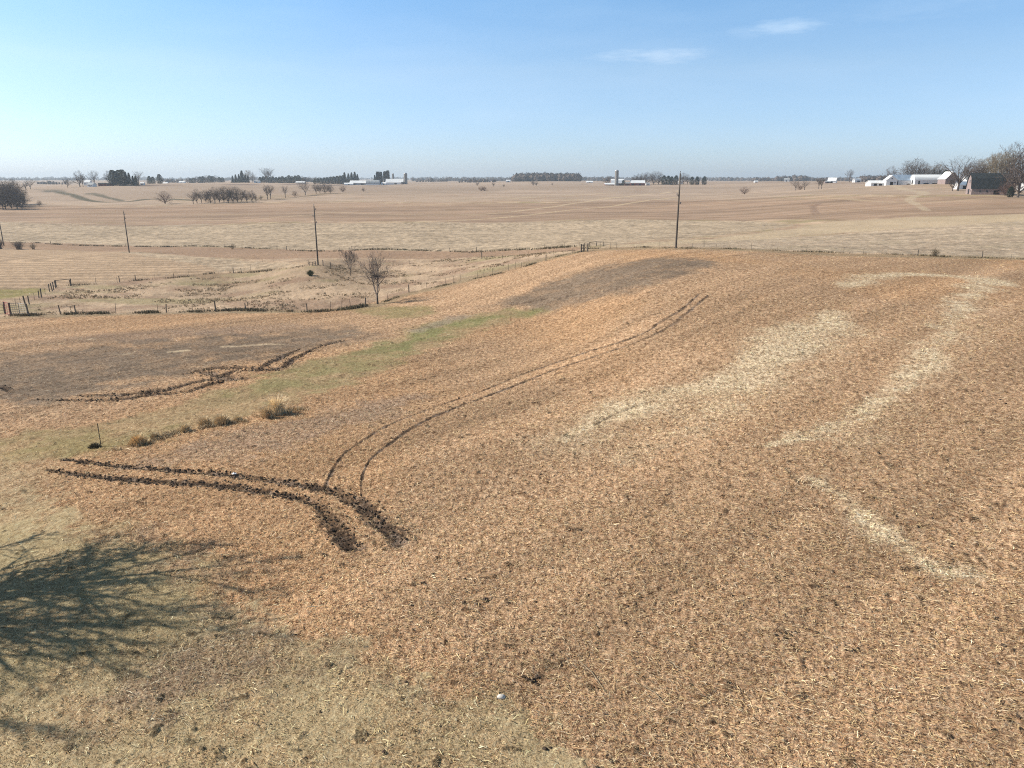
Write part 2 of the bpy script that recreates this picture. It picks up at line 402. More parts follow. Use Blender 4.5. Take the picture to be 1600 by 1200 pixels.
FARLINE = [   # light and dark lines over the far fields: px,py,width
    ([(560, 348, 2), (700, 345, 2.2), (850, 333, 2.2), (970, 320, 2.2), (1060, 308, 2.5)], (0.50, 0.39, 0.25), .8),
    ([(500, 331, 2), (700, 336, 2.4), (830, 327, 2.5), (970, 308, 3), (1060, 299, 4)], (0.50, 0.39, 0.26), .75),
    ([(240, 344, 2), (400, 342, 2.4), (500, 335, 2.5)], (0.46, 0.35, 0.24), .6),
    ([(240, 353, 1.6), (330, 350, 1.6)], (0.50, 0.42, 0.32), .7),
    ([(130, 351, 2), (240, 353, 3), (330, 351, 2)], (0.16, 0.115, 0.085), .5),
    ([(850, 348, 2), (1000, 342, 3), (1200, 342, 3), (1320, 344, 2)], (0.20, 0.13, 0.09), .6),
    ([(45, 297, 9), (85, 299, 12), (130, 298, 12)], (0.10, 0.09, 0.065), .95),
    ([(90, 300, 9), (120, 307, 7), (150, 315, 6), (200, 315, 6), (240, 311, 8), (300, 313, 6)], (0.10, 0.09, 0.06), .95),
    ([(140, 302, 10), (165, 308, 6), (190, 314, 5)], (0.11, 0.10, 0.07), .85),
    ([(400, 313, 6), (450, 309, 6), (500, 304, 8)], (0.19, 0.15, 0.11), .6),
    ([(470, 291, 20), (520, 290, 30), (590, 290, 22)], (0.15, 0.115, 0.095), .9),
    ([(225, 290, 20), (330, 289, 25), (470, 288, 30)], (0.13, 0.09, 0.075), .85),
    ([(780, 291, 8), (830, 290, 9), (920, 288, 8)], (0.20, 0.16, 0.12), .7),
    ([(600, 288, 9), (622, 288, 14), (640, 287, 10)], (0.55, 0.50, 0.44), .8),
    ([(1000, 288, 14), (1150, 286, 25), (1400, 286, 8), (1450, 288, 5)], (0.20, 0.13, 0.10), .5),
    ([(1280, 335, 1.5), (1272, 325, 2), (1280, 318, 3)], (0.19, 0.13, 0.10), .5),
    ([(1272, 336, 1.5), (1268, 325, 2), (1272, 320, 3)], (0.19, 0.13, 0.10), .4),
    ([(1370, 290, 5), (1440, 300, 6), (1420, 312, 4), (1450, 330, 2.4)], (0.46, 0.38, 0.27), .5),
    ([(560, 308, 6), (700, 306, 6), (860, 301, 7), (1000, 297, 8)], (0.30, 0.20, 0.14), .5),
    ([(640, 316, 6), (800, 312, 5), (950, 303, 7)], (0.31, 0.21, 0.145), .5),
    ([(1100, 300, 6), (1250, 303, 7), (1400, 303, 6), (1500, 310, 4)], (0.29, 0.205, 0.15), .5),
    ([(1000, 312, 5), (1200, 318, 4), (1400, 322, 4), (1600, 318, 4)], (0.30, 0.19, 0.125), .5),
    ([(0, 331, 2), (200, 333, 2), (330, 335, 2), (480, 333, 2), (560, 331, 2)], (0.42, 0.31, 0.20), .6),
    ([(0, 326, 3), (160, 329, 3), (330, 328, 3), (500, 322, 3)], (0.24, 0.155, 0.10), .5),
    ([(560, 338, 2.5), (750, 334, 3), (900, 327, 3), (1050, 320, 3)], (0.23, 0.15, 0.10), .5),
    ([(560, 345, 2), (800, 342, 2.5), (1000, 338, 2.5), (1250, 336, 3), (1500, 330, 3)], (0.22, 0.14, 0.09), .55),
    ([(620, 322, 3), (760, 318, 3), (900, 312, 3), (1000, 306, 4)], (0.46, 0.355, 0.235), .5),
    ([(700, 311, 5), (820, 309, 5), (960, 301, 6)], (0.46, 0.36, 0.24), .5),
    ([(1100, 330, 3), (1250, 326, 3), (1420, 330, 3), (1600, 324, 3)], (0.25, 0.165, 0.105), .5),
    ([(1150, 313, 4), (1300, 310, 4), (1440, 316, 4), (1600, 310, 4)], (0.44, 0.34, 0.22), .5),
    ([(370, 360, 1.2), (600, 357, 1.2), (900, 356, 1.2)], (0.24, 0.18, 0.13), .5),
    ([(100, 362, 1.2), (400, 366, 1.2), (700, 366, 1.2), (1000, 362, 1.2)], (0.25, 0.19, 0.135), .45),
    ([(200, 372, 1.0), (500, 376, 1.0), (800, 374, 1.0), (1000, 370, 1.0)], (0.25, 0.19, 0.135), .4),
    ([(1240, 357, 1.5), (1100, 366, 2.5), (1000, 374, 2)], (0.22, 0.165, 0.12), .5),
    ([(0, 336, 4), (200, 334, 4), (420, 330, 4), (560, 327, 4)], (0.30, 0.185, 0.12), .6),
    ([(0, 341, 1.6), (250, 342, 1.6), (500, 338, 1.6), (760, 336, 1.6)], (0.45, 0.33, 0.22), .5),
]
FARLINE = [(wline(p), c, k) for p, c, k in FARLINE]
RUT = [   # px, py, width ; depth, darkness
    ([(98, 718, .3), (150, 724, .45), (200, 730, .45), (300, 738, .45), (370, 744, .5), (450, 755, .6), (510, 766, .7), (545, 778, .8), (570, 797, .9), (592, 818, 1.0), (625, 848, .8)], .06, .95),
    ([(75, 735, .35), (150, 745, .5), (230, 752, .6), (320, 757, .6), (400, 768, .55), (470, 780, .5), (505, 797, .7), (522, 825, .95), (552, 858, .75)], .07, .97),
    ([(510, 762, 0.230), (511, 755, 0.230), (520, 735, 0.218), (535, 712, 0.207), (557, 695, 0.196), (577, 682, 0.196), (605, 665, 0.207), (632, 654, 0.189), (685, 634, 0.189), (753, 611, 0.216), (824, 582, 0.270), (902, 555, 0.324), (970, 534, 0.405), (1009, 519, 0.324), (1032, 503, 0.365), (1063, 485, 0.365), (1091, 461, 0.283)], .035, .95),
    ([(565, 775, 0.115), (565, 750, 0.161), (572, 730, 0.138), (583, 714, 0.161), (610, 693, 0.230), (642, 670, 0.351), (690, 646, 0.351), (742, 626, 0.351), (821, 596, 0.324), (874, 575, 0.324), (947, 551, 0.324), (998, 533, 0.259), (1046, 510, 0.365), (1071, 491, 0.405), (1108, 461, 0.283)], .035, .95),
    ([(118, 619, 0.344), (170, 618, 0.803), (220, 615, 0.918), (240, 611, 1.033), (258, 611, 0.803), (280, 604, 0.803), (310, 597, 0.803), (322, 595, 1.033), (348, 593, 1.147), (378, 593, 1.033)], .15, .97),
    ([(60, 624, 0.230), (130, 626, 0.344), (190, 624, 0.689), (240, 617, 0.574), (286, 614, 0.574), (310, 608, 0.689), (328, 601, 0.689), (350, 597, 0.574)], .12, .9),
    ([(288, 585, 0.574), (320, 579, 0.918), (340, 575.5, 1.147), (380, 575, 1.033), (410, 577, 0.689), (444, 574, 0.689), (452, 567, 0.918), (462, 560, 0.918), (480, 551, 0.574), (502, 541, 0.459), (540, 532, 0.287)], .15, .97),
    ([(405, 576, 0.689), (414, 572, 0.803), (430, 563, 0.803), (456, 551, 0.401), (470, 545, 0.230)], .12, .95),
    ([(318, 583, 1.033), (335, 585, 1.033), (348, 589, 1.377), (365, 580, 0.689), (400, 579, 0.574), (440, 578, 0.459)], .10, .85),
    ([(-40, 600, .5), (0, 604, .6), (15, 612, .4)], .12, .9),
    ([(800, 476, .35), (860, 466, .35), (930, 457, .4), (1000, 449, .3)], .05, .6),
    ([(930, 664, .25), (960, 648, .25), (1010, 628, .25)], .05, .55),
    ([(640, 515, .3), (680, 509, .4), (700, 506, .2)], .05, .6),
]
RUT = [(wline(p), dp, k) for p, dp, k in RUT]
_fx0, _fy0, _ = hit(930, 660); _fx1, _fy1, _ = hit(1290, 495)
ROWV = np.array([_fx1 - _fx0, _fy1 - _fy0]); ROWV /= np.linalg.norm(ROWV)


def surface(x, y, want_disp=True):
    """albedo (n,3), straw cover 0..1, rut 0..1, displacement in m"""
    n = len(x)
    a, v = lp(x, y); r = np.exp(v)
    col = np.tile(np.array(C_RES), (n, 1)); straw = np.ones(n)
    # pasture and everything beyond the field fence
    edge = poly_lp([(-400, 503), (0, 497), (45, 494), (300, 490), (480, 487), (570, 475), (640, 457), (780, 424), (913, 391), (1056, 387), (1300, 396), (1600, 403), (2200, 412)])
    ev = np.interp(a, edge[:, 0], edge[:, 1])
    beyond = sstep(-.006, .006, v - ev)
    pn = fbm(x / 9, y / 9, 4, 21)
    past = np.array(C_PAST) * (0.62 + 0.76 * pn)[:, None]
    gr = sstep(.5, .68, fbm(x / 14, y / 10, 4, 31))[:, None]
    past = past * (1 - .55 * gr) + np.array((0.23, 0.205, 0.10)) * .55 * gr
    rd = sstep(.52, .7, fbm(x / 7, y / 7, 4, 44))[:, None]
    past = past * (1 - .55 * rd) + np.array((0.24, 0.15, 0.105)) * .55 * rd
    col = col * (1 - beyond[:, None]) + past * beyond[:, None]
    straw *= 1 - beyond
    # default beyond 600 m: mixed tan
    far = sstep(480, 700, r)[:, None]
    col = col * (1 - far) + np.array((0.35, 0.265, 0.20)) * (0.8 + .4 * fbm(x / 240, y / 90, 3, 12))[:, None] * far
    # residue hue changes along the rows
    u = x * ROWV[0] + y * ROWV[1]; w = -x * ROWV[1] + y * ROWV[0]
    rown = fbm(u / 30, w / 1.15, 4, 51)
    big = fbm(x / 17, y / 17, 4, 61)
    mid = fbm(x / 3.1, y / 3.1, 4, 71)
    m = (1 - beyond)
    bands = np.sin(w * 2 * math.pi / 6.1 + 5 * fbm(u / 40, w / 40, 2, 55)) * .05 + (fbm(u / 70, w / 2.6, 3, 56) - .5) * .42
    col *= (1 + m * (bands + (rown - .5) * .42 + (big - .5) * .18 + (mid - .5) * .10))[:, None]
    warm = sstep(.42, .66, fbm(x / 21, y / 21, 3, 81))
    col[:, 0] *= 1 + m * (warm - .4) * .05
    col[:, 2] *= 1 - m * (warm - .4) * .07
    # towards the far left the near field is redder; the front right more grey-tan
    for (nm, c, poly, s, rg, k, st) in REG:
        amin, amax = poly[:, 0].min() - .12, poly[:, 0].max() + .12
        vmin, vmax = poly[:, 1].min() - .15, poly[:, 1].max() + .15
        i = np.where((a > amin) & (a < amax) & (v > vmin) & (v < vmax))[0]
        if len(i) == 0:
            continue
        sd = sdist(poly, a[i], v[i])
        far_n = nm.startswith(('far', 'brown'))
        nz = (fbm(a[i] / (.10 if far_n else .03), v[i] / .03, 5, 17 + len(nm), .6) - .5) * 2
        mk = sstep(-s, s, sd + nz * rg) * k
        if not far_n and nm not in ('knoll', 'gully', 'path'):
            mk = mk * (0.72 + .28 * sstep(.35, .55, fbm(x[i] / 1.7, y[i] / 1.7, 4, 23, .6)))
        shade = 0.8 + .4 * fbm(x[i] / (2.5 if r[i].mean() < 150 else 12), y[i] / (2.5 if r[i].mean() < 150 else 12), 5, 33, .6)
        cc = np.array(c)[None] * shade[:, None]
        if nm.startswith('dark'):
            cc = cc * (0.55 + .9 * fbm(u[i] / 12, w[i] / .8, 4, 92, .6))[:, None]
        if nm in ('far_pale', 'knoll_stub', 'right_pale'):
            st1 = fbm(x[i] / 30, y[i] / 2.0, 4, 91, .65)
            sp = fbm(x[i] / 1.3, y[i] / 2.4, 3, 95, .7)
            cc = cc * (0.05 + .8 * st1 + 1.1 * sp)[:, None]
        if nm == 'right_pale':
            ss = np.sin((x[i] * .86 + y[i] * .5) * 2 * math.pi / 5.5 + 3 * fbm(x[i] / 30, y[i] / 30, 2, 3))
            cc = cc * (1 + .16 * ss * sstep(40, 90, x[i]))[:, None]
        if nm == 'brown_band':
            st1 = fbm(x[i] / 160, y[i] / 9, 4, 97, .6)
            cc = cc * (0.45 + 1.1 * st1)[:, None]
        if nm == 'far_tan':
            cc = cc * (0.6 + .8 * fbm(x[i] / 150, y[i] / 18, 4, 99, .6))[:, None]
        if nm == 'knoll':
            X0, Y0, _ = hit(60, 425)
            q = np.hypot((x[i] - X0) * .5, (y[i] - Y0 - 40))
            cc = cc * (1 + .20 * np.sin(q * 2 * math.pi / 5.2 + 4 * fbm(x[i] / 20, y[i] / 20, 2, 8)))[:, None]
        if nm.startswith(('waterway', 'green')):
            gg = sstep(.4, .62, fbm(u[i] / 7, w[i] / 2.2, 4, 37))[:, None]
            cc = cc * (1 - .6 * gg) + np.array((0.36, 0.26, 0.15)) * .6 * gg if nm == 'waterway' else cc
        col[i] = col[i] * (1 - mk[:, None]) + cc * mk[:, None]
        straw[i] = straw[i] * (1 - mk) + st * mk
    for ln, k, so in STREAK:
        i = boxsel(ln, x, y, 8)
        if len(i) == 0: continue
        d, hw = ldist(ln, x[i], y[i])
        q = d / hw
        pt = sstep(.40, .62, fbm(x[i] / 1.9, y[i] / .7, 5, 41, .66) + .02)
        mk = sstep(1.45, .1, q + (fbm(x[i] / 2.5, y[i] / 2.5, 4, 43) - .5) * (1.4 + (1 - so))) * k * (so + (1 - so) * pt)
        col[i] = col[i] * (1 - mk[:, None]) + np.array(C_CHAFF) * mk[:, None]
    for ln, c, k in FARLINE:
        i = boxsel(ln, x, y, 40)
        if len(i) == 0: continue
        d, hw = ldist(ln, x[i], y[i])
        mk = sstep(1.6, .5, d / hw + (fbm(x[i] / 25, y[i] / 8, 3, 47) - .5) * .8) * k
        col[i] = col[i] * (1 - mk[:, None]) + np.array(c) * mk[:, None]
    rut = np.zeros(n); disp = np.zeros(n)
    for ln, dp, k in RUT:
        i = boxsel(ln, x, y, 2.5)
        if len(i) == 0: continue
        d, hw = ldist(ln, x[i], y[i])
        q = d / hw
        nz = fbm(x[i] / .5, y[i] / .5, 4, 53, .6)
        nf = fbm(x[i] / .14, y[i] / .14, 3, 58, .8)
        mk = sstep(1.35, .75, q + (nz - .5) * 1.8 + (nf - .5) * 1.6 * min(1, dp / .06)) * k * (0.7 + .3 * sstep(.3, .5, fbm(x[i] / 1.5, y[i] / 1.5, 3, 57)))
        rut[i] = np.maximum(rut[i], mk)
        disp[i] += -dp * sstep(1.0, .2, q) + dp * .4 * np.exp(-((q - 1.35) / .35) ** 2) * (.4 + 1.2 * nz)
        disp[i] += ((nz - .5) * max(dp, .05) * 1.4 + (nf - .5) * .16 * min(1, dp / .05)) * sstep(1.7, .8, q)
    mud = np.array(C_MUD)[None] * (0.6 + 1.3 * fbm(x / .35, y / .35, 3, 59))[:, None]
    mud = mud + np.array((.13, .10, .08)) * sstep(.52, .70, fbm(x / .6, y / .6, 3, 60, .6))[:, None]
    col = col * (1 - rut[:, None]) + mud * rut[:, None]
    straw *= 1 - .93 * rut
    # scattered dark clumps and holes in the near field
    cl = sstep(.75, .81, fbm(x / .55, y / .55, 3, 67, .55)) * m * sstep(140, 60, r)
    col *= (1 - .55 * cl)[:, None]
    if want_disp:
        near = sstep(140, 50, r)
        rough = .35 + .65 * straw
        disp += near * rough * ((fbm(x / .16, y / .16, 3, 111, .8) - .5) * .10 + (fbm(x / 1.3, y / 1.3, 2, 113) - .5) * .06)
        disp += beyond * sstep(330, 200, r) * (fbm(x / 1.4, y / 1.4, 3, 115, .6) - .5) * .30
        disp += cl * .05
    return np.clip(col, 0.01, .85), straw, rut, disp


# ------------------------------------------------------------------ mesh helpers
def tag(o, label=None, cat=None, group=None, kind=None):
    if label: o['label'] = label
    if cat: o['category'] = cat
    if group: o['group'] = group
    if kind: o['kind'] = kind
    return o


def big_mesh(name, V, F, mat, cols=None, smooth=False, parent=None):
    """V (n,3) float, F (m,k) int with constant k"""
    V = np.asarray(V, np.float32); F = np.asarray(F, np.int32)
    me = bpy.data.meshes.new(name)
    me.vertices.add(len(V)); me.vertices.foreach_set('co', V.ravel())
    k = F.shape[1]
    me.loops.add(F.size); me.loops.foreach_set('vertex_index', F.ravel())
    me.polygons.add(len(F)); me.polygons.foreach_set('loop_start', np.arange(0, F.size, k, dtype=np.int32))
    if smooth:
        me.polygons.foreach_set('use_smooth', np.ones(len(F), bool))
    me.update(calc_edges=True)
    if cols:
        for cn, arr in cols.items():
            if arr.ndim == 2:
                at_ = me.color_attributes.new(cn, 'FLOAT_COLOR', 'POINT')
                c4 = np.ones((len(V), 4), np.float32); c4[:, :3] = arr
                at_.data.foreach_set('color', c4.ravel())
            else:
                at_ = me.attributes.new(cn, 'FLOAT', 'POINT')
                at_.data.foreach_set('value', arr.astype(np.float32))
    me.materials.append(mat)
    o = bpy.data.objects.new(name, me)
    COL.objects.link(o)
    if parent: o.parent = parent
    return o


class MB:
    def __init__(s):
        s.v = []; s.f = []

    def box(s, c, size, rz=0, taper=1.0):
        cx, cy, cz = c; sx, sy, sz = size[0] / 2, size[1] / 2, size[2] / 2
        b = len(s.v); ca, sa = math.cos(rz), math.sin(rz)
        for z, t in ((-sz, 1), (sz, taper)):
            for x, y in ((-sx, -sy), (sx, -sy), (sx, sy), (-sx, sy)):
                x *= t; y *= t
                s.v.append((cx + x * ca - y * sa, cy + x * sa + y * ca, cz + z))
        s.f += [(b, b + 3, b + 2, b + 1), (b + 4, b + 5, b + 6, b + 7), (b, b + 1, b + 5, b + 4), (b + 1, b + 2, b + 6, b + 5), (b + 2, b + 3, b + 7, b + 6), (b + 3, b, b + 4, b + 7)]
        return s

    def tube(s, pts, radii, k=6, cap=True):
        rings = []
        n = len(pts)
        for i in range(n):
            p = Vector(pts[i])
            d = (Vector(pts[min(i + 1, n - 1)]) - Vector(pts[max(i - 1, 0)]))
            if d.length < 1e-9: d = Vector((0, 0, 1))
            d.normalize()
            u = d.cross(Vector((0, 0, 1)) if abs(d.z) < .9 else Vector((1, 0, 0))).normalized()
            w = d.cross(u)
            b = len(s.v)
            for j in range(k):
                t = 2 * math.pi * j / k
                q = p + (u * math.cos(t) + w * math.sin(t)) * radii[i]
                s.v.append((q.x, q.y, q.z))
            rings.append(b)
        for i in range(n - 1):
            a, b = rings[i], rings[i + 1]
            for j in range(k):
                s.f.append((a + j, a + (j + 1) % k, b + (j + 1) % k, b + j))
        if cap:
            s.f.append(tuple(rings[0] + j for j in range(k - 1, -1, -1)))
            s.f.append(tuple(rings[-1] + j for j in range(k)))
        return s

    def prism(s, prof, x0, x1, closed=True):
        """extrude a (y,z) outline along x"""
        b = len(s.v); n = len(prof)
        for x in (x0, x1):
            for (y, z) in prof: s.v.append((x, y, z))
        for j in range(n):
            s.f.append((b + j, b + (j + 1) % n, b + n + (j + 1) % n, b + n + j))
        s.f.append(tuple(b + j for j in range(n - 1, -1, -1)))
        s.f.append(tuple(b + n + j for j in range(n)))
        return s

    def blob(s, c, r, rng, seg=7, rings=5, jag=.25):
        b = len(s.v)
        cx, cy, cz = c
        for i in range(rings + 1):
            th = math.pi * i / rings
            for j in range(seg):
                ph = 2 * math.pi * (j + .5 * (i % 2)) / seg
                q = 1 + rng.uniform(-jag, jag)
                s.v.append((cx + r[0] * q * math.sin(th) * math.cos(ph), cy + r[1] * q * math.sin(th) * math.sin(ph), cz + r[2] * q * math.cos(th)))
        for i in range(rings):
            for j in range(seg):
                s.f.append((b + i * seg + j, b + (i + 1) * seg + j, b + (i + 1) * seg + (j + 1) % seg, b + i * seg + (j + 1) % seg))
        return s

    def build(s, name, mat, parent=None, smooth=False):
        me = bpy.data.meshes.new(name)
        me.from_pydata(s.v, [], s.f)
        me.materials.append(mat)
        if smooth:
            for p in me.polygons: p.use_smooth = True
        o = bpy.data.objects.new(name, me)
        COL.objects.link(o)
        if parent: o.parent = parent
        return o


def empty(name, loc, rz=0, label=None, cat=None, group=None):
    o = bpy.data.objects.new(name, None)
    o.empty_display_size = .5
    o.location = loc; o.rotation_euler = (0, 0, rz)
    COL.objects.link(o)
    return tag(o, label, cat, group)


def copy_thing(src, loc, rz=0, sc=1.0, label=None, group=None):
    r = src.copy(); COL.objects.link(r)
    r.location = loc; r.rotation_euler = (0, 0, rz)
    r.scale = sc if isinstance(sc, tuple) else (sc, sc, sc)
    if label: r['label'] = label
    if group: r['group'] = group
    elif 'group' in r: del r['group']
    for ch in list(src.children):
        c = ch.copy(); COL.objects.link(c); c.parent = r
        for g in list(ch.children):
            d = g.copy(); COL.objects.link(d); d.parent = c
    return r


# ------------------------------------------------------------------ materials
def new_mat(name):
    m = bpy.data.materials.new(name); m.use_nodes = True
    nt = m.node_tree; b = nt.nodes['Principled BSDF']
    b.inputs['Roughness'].default_value = .9
    b.inputs['Specular IOR Level'].default_value = .15
    return m, nt, b


def mottled(name, c1, c2, scale=3, rough=.85, metal=0, stretch=(1, 1, 1), bump=0, spec=.2, detail=5):
    m, nt, b = new_mat(name)
    tc = nt.nodes.new('ShaderNodeTexCoord'); mp = nt.nodes.new('ShaderNodeMapping')
    mp.inputs['Scale'].default_value = stretch
    no = nt.nodes.new('ShaderNodeTexNoise'); no.inputs['Scale'].default_value = scale; no.inputs['Detail'].default_value = detail
    cr = nt.nodes.new('ShaderNodeValToRGB')
    cr.color_ramp.elements[0].position = .32; cr.color_ramp.elements[0].color = (*c1, 1)
    cr.color_ramp.elements[1].position = .68; cr.color_ramp.elements[1].color = (*c2, 1)
    nt.links.new(tc.outputs['Object'], mp.inputs['Vector']); nt.links.new(mp.outputs[0], no.inputs['Vector'])
    nt.links.new(no.outputs['Fac'], cr.inputs['Fac']); nt.links.new(cr.outputs['Color'], b.inputs['Base Color'])
    b.inputs['Roughness'].default_value = rough; b.inputs['Metallic'].default_value = metal
    b.inputs['Specular IOR Level'].default_value = spec
    if bump:
        bp = nt.nodes.new('ShaderNodeBump'); bp.inputs['Strength'].default_value = bump; bp.inputs['Distance'].default_value = .05
        nt.links.new(no.outputs['Fac'], bp.inputs['Height']); nt.links.new(bp.outputs[0], b.inputs['Normal'])
    return m


def ground_mat():
    m, nt, b = new_mat('field_ground')
    N = nt.nodes.new; K = nt.links.new
    ge = N('ShaderNodeNewGeometry')
    at_ = N('ShaderNodeAttribute'); at_.attribute_name = 'Col'
    st = N('ShaderNodeAttribute'); st.attribute_name = 'straw'

    def noise(scale, detail, rough, sx=(1, 1, 1), dist=0.0):
        mp = N('ShaderNodeMapping'); mp.inputs['Scale'].default_value = sx
        K(ge.outputs['Position'], mp.inputs['Vector'])
        no = N('ShaderNodeTexNoise'); no.inputs['Scale'].default_value = scale; no.inputs['Detail'].default_value = detail
        no.inputs['Roughness'].default_value = rough; no.inputs['Distortion'].default_value = dist
        K(mp.outputs[0], no.inputs['Vector'])
        return no

    def math_(op, a, bb, c=None):
        q = N('ShaderNodeMath'); q.operation = op
        for i, t in enumerate((a, bb, c)):
            if t is None: continue
            if isinstance(t, (int, float)): q.inputs[i].default_value = t
            else: K(t, q.inputs[i])
        return q.outputs[0]

    n1 = noise(16.0, 4, .75, (1, 1, .2), .8)       # residue-sized speckle
    n2 = noise(3.2, 8, .80, (1, .7, .2))            # carries through to mid distance
    n3 = noise(7.0, 5, .7, (1, 1, .2))             # hue
    f1 = math_('SUBTRACT', n1.outputs['Fac'], .5)
    f2 = math_('SUBTRACT', n2.outputs['Fac'], .5)
    amp = math_('MULTIPLY_ADD', st.outputs['Fac'], 1.9, 1.8)
    s = math_('ADD', math_('MULTIPLY', f1, 1.35), math_('MULTIPLY', f2, 1.25))
    g = math_('MULTIPLY_ADD', s, amp, 1.0)
    g = math_('MAXIMUM', g, .10)
    g = math_('MINIMUM', g, 2.1)
    # the darker the noise speckle, the redder it is made
    cx = N('ShaderNodeCombineXYZ')
    K(math_('POWER', g, .94), cx.inputs[0]); K(math_('POWER', g, 1.06), cx.inputs[1]); K(math_('POWER', g, 1.16), cx.inputs[2])
    vm = N('ShaderNodeVectorMath'); vm.operation = 'MULTIPLY'
    K(at_.outputs['Color'], vm.inputs[0]); K(cx.outputs[0], vm.inputs[1])
    hs = N('ShaderNodeHueSaturation')
    K(vm.outputs[0], hs.inputs['Color'])
    h3 = math_('MULTIPLY_ADD', math_('SUBTRACT', n3.outputs['Fac'], .5), .05, .5)
    K(h3, hs.inputs['Hue'])
    s3 = math_('MULTIPLY_ADD', math_('SUBTRACT', n3.outputs['Fac'], .5), -.7, 1.0)
    K(s3, hs.inputs['Saturation'])
    K(hs.outputs['Color'], b.inputs['Base Color'])
    bp = N('ShaderNodeBump'); bp.inputs['Strength'].default_value = .55; bp.inputs['Distance'].default_value = .08
    K(s, bp.inputs['Height']); K(bp.outputs[0], b.inputs['Normal'])
    b.inputs['Roughness'].default_value = .95
    b.inputs['Specular IOR Level'].default_value = .08
    return m


def attr_mat(name, rough=.8, trans=0.0, spec=.2):
    m, nt, b = new_mat(name)
    a = nt.nodes.new('ShaderNodeAttribute'); a.attribute_name = 'Col'
    nt.links.new(a.outputs['Color'], b.inputs['Base Color'])
    b.inputs['Roughness'].default_value = rough
    b.inputs['Specular IOR Level'].default_value = spec
    return m


M = dict(
    ground=ground_mat(),
    straw=attr_mat('dry_straw', .65, spec=.3),
    clod=mottled('soil_clod', (.035, .024, .018), (.095, .068, .05), 14, .95, bump=.5),
    bark=mottled('bark', (.085, .068, .055), (.19, .155, .13), 6, .95, stretch=(1, 1, .3), bump=.4),
    twig=mottled('twigs', (.14, .115, .10), (.26, .215, .185), 2, .95),
    twig_far=mottled('far_twigs', (.085, .068, .06), (.16, .125, .105), .5, .95),
    twig_pale=mottled('pale_twigs', (.16, .13, .09), (.30, .24, .165), .5, .95),
    twig_red=mottled('reddish_twigs', (.11, .065, .055), (.19, .12, .095), .5, .95),
    needle=mottled('evergreen_needles', (.014, .026, .016), (.042, .060, .034), 1.2, .9),
    wood=mottled('weathered_wood', (.10, .082, .065), (.22, .185, .15), 8, .9, stretch=(1, 1, .15), bump=.3),
    pole=mottled('treated_pole', (.085, .07, .06), (.17, .145, .12), 3, .85, stretch=(1, 1, .12)),
    steel=mottled('galvanised_steel', (.22, .22, .21), (.40, .40, .38), 5, .5, .6),
    tpost=mottled('dark_steel_post', (.055, .06, .05), (.12, .10, .08), 9, .7, .2),
    red=mottled('red_paint', (.30, .035, .04), (.42, .07, .08), 4, .55),
    white=mottled('white_metal', (.66, .67, .68), (.82, .82, .82), .6, .5, stretch=(3, 3, .4)),
    whiteroof=mottled('white_roof', (.70, .72, .73), (.86, .87, .88), .3, .45, stretch=(.3, 2, 2)),
    blueroof=mottled('blue_grey_roof', (.20, .27, .36), (.30, .37, .46), .4, .5, stretch=(2, .4, .4)),
    greyroof=mottled('grey_roof', (.26, .28, .30), (.40, .42, .43), .4, .6),
    darkroof=mottled('dark_shingles', (.014, .019, .023), (.036, .042, .045), 1.2, .9, detail=8),
    redwall=mottled('red_boards', (.17, .045, .035), (.29, .085, .065), 1.5, .85, stretch=(4, 4, .3)),
    oldwall=mottled('old_boards', (.20, .15, .14), (.36, .29, .28), 1.6, .9, stretch=(4, 4, .3)),
    darkgap=mottled('dark_opening', (.015, .015, .017), (.035, .035, .04), 2, .8),
    glass=mottled('window_glass', (.03, .04, .05), (.06, .07, .085), 1, .15, spec=.5),
    silo=mottled('concrete_staves', (.20, .19, .18), (.33, .31, .29), .8, .9, stretch=(1, 1, 3)),
    dome=mottled('silo_dome', (.45, .47, .48), (.6, .6, .62), .8, .4, .5),
    foliage=mottled('weed_leaves', (.07, .085, .045), (.15, .155, .085), 2, .9),
    stone=mottled('pale_stone', (.50, .46, .42), (.72, .68, .62), 9, .85, bump=.3),
    litter=mottled('white_plastic', (.70, .71, .73), (.84, .84, .86), 6, .5),
)

# ------------------------------------------------------------------ the ground: one polar sheet to the horizon
def build_ground():
    azf = np.linspace(R(-44), R(44), 1330)
    azc = np.concatenate([np.linspace(R(44), R(180), 60)[1:-1], [math.pi], np.linspace(R(-180), R(-44), 60)[1:-1]])
    az = np.concatenate([azf, azc])
    dep = np.radians(np.arange(48, 0.8, -0.058))
    r1 = CAM_H / np.tan(dep)
    r1 = np.concatenate([r1, np.exp(np.linspace(math.log(r1[-1]), math.log(11000), 110))[1:]])
    # extra rows on the rising far side, where slopes face the camera
    r1 = np.sort(np.concatenate([r1, np.linspace(100, 700, 240) + .013]))
    r0 = np.array([.5, 2, 4, 6.5, 9, 11.5, 13.2])
    rr = np.concatenate([r0, r1])
    A, RR = np.meshgrid(az, rr)
    x = (np.sin(A) * RR).ravel(); y = (np.cos(A) * RR).ravel()
    z = zsmooth(x, y)
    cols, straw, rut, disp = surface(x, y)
    z = z + disp
    na, nr = len(az), len(rr)
    idx = np.arange(na * nr).reshape(nr, na)
    nx = np.roll(idx, -1, 1)
    F = np.stack([idx[:-1], nx[:-1], nx[1:], idx[1:]], -1).reshape(-1, 4)[:, ::-1]
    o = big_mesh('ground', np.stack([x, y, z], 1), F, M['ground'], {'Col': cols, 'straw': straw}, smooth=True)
    # close the middle
    tag(o, kind='structure')
    return o


build_ground()

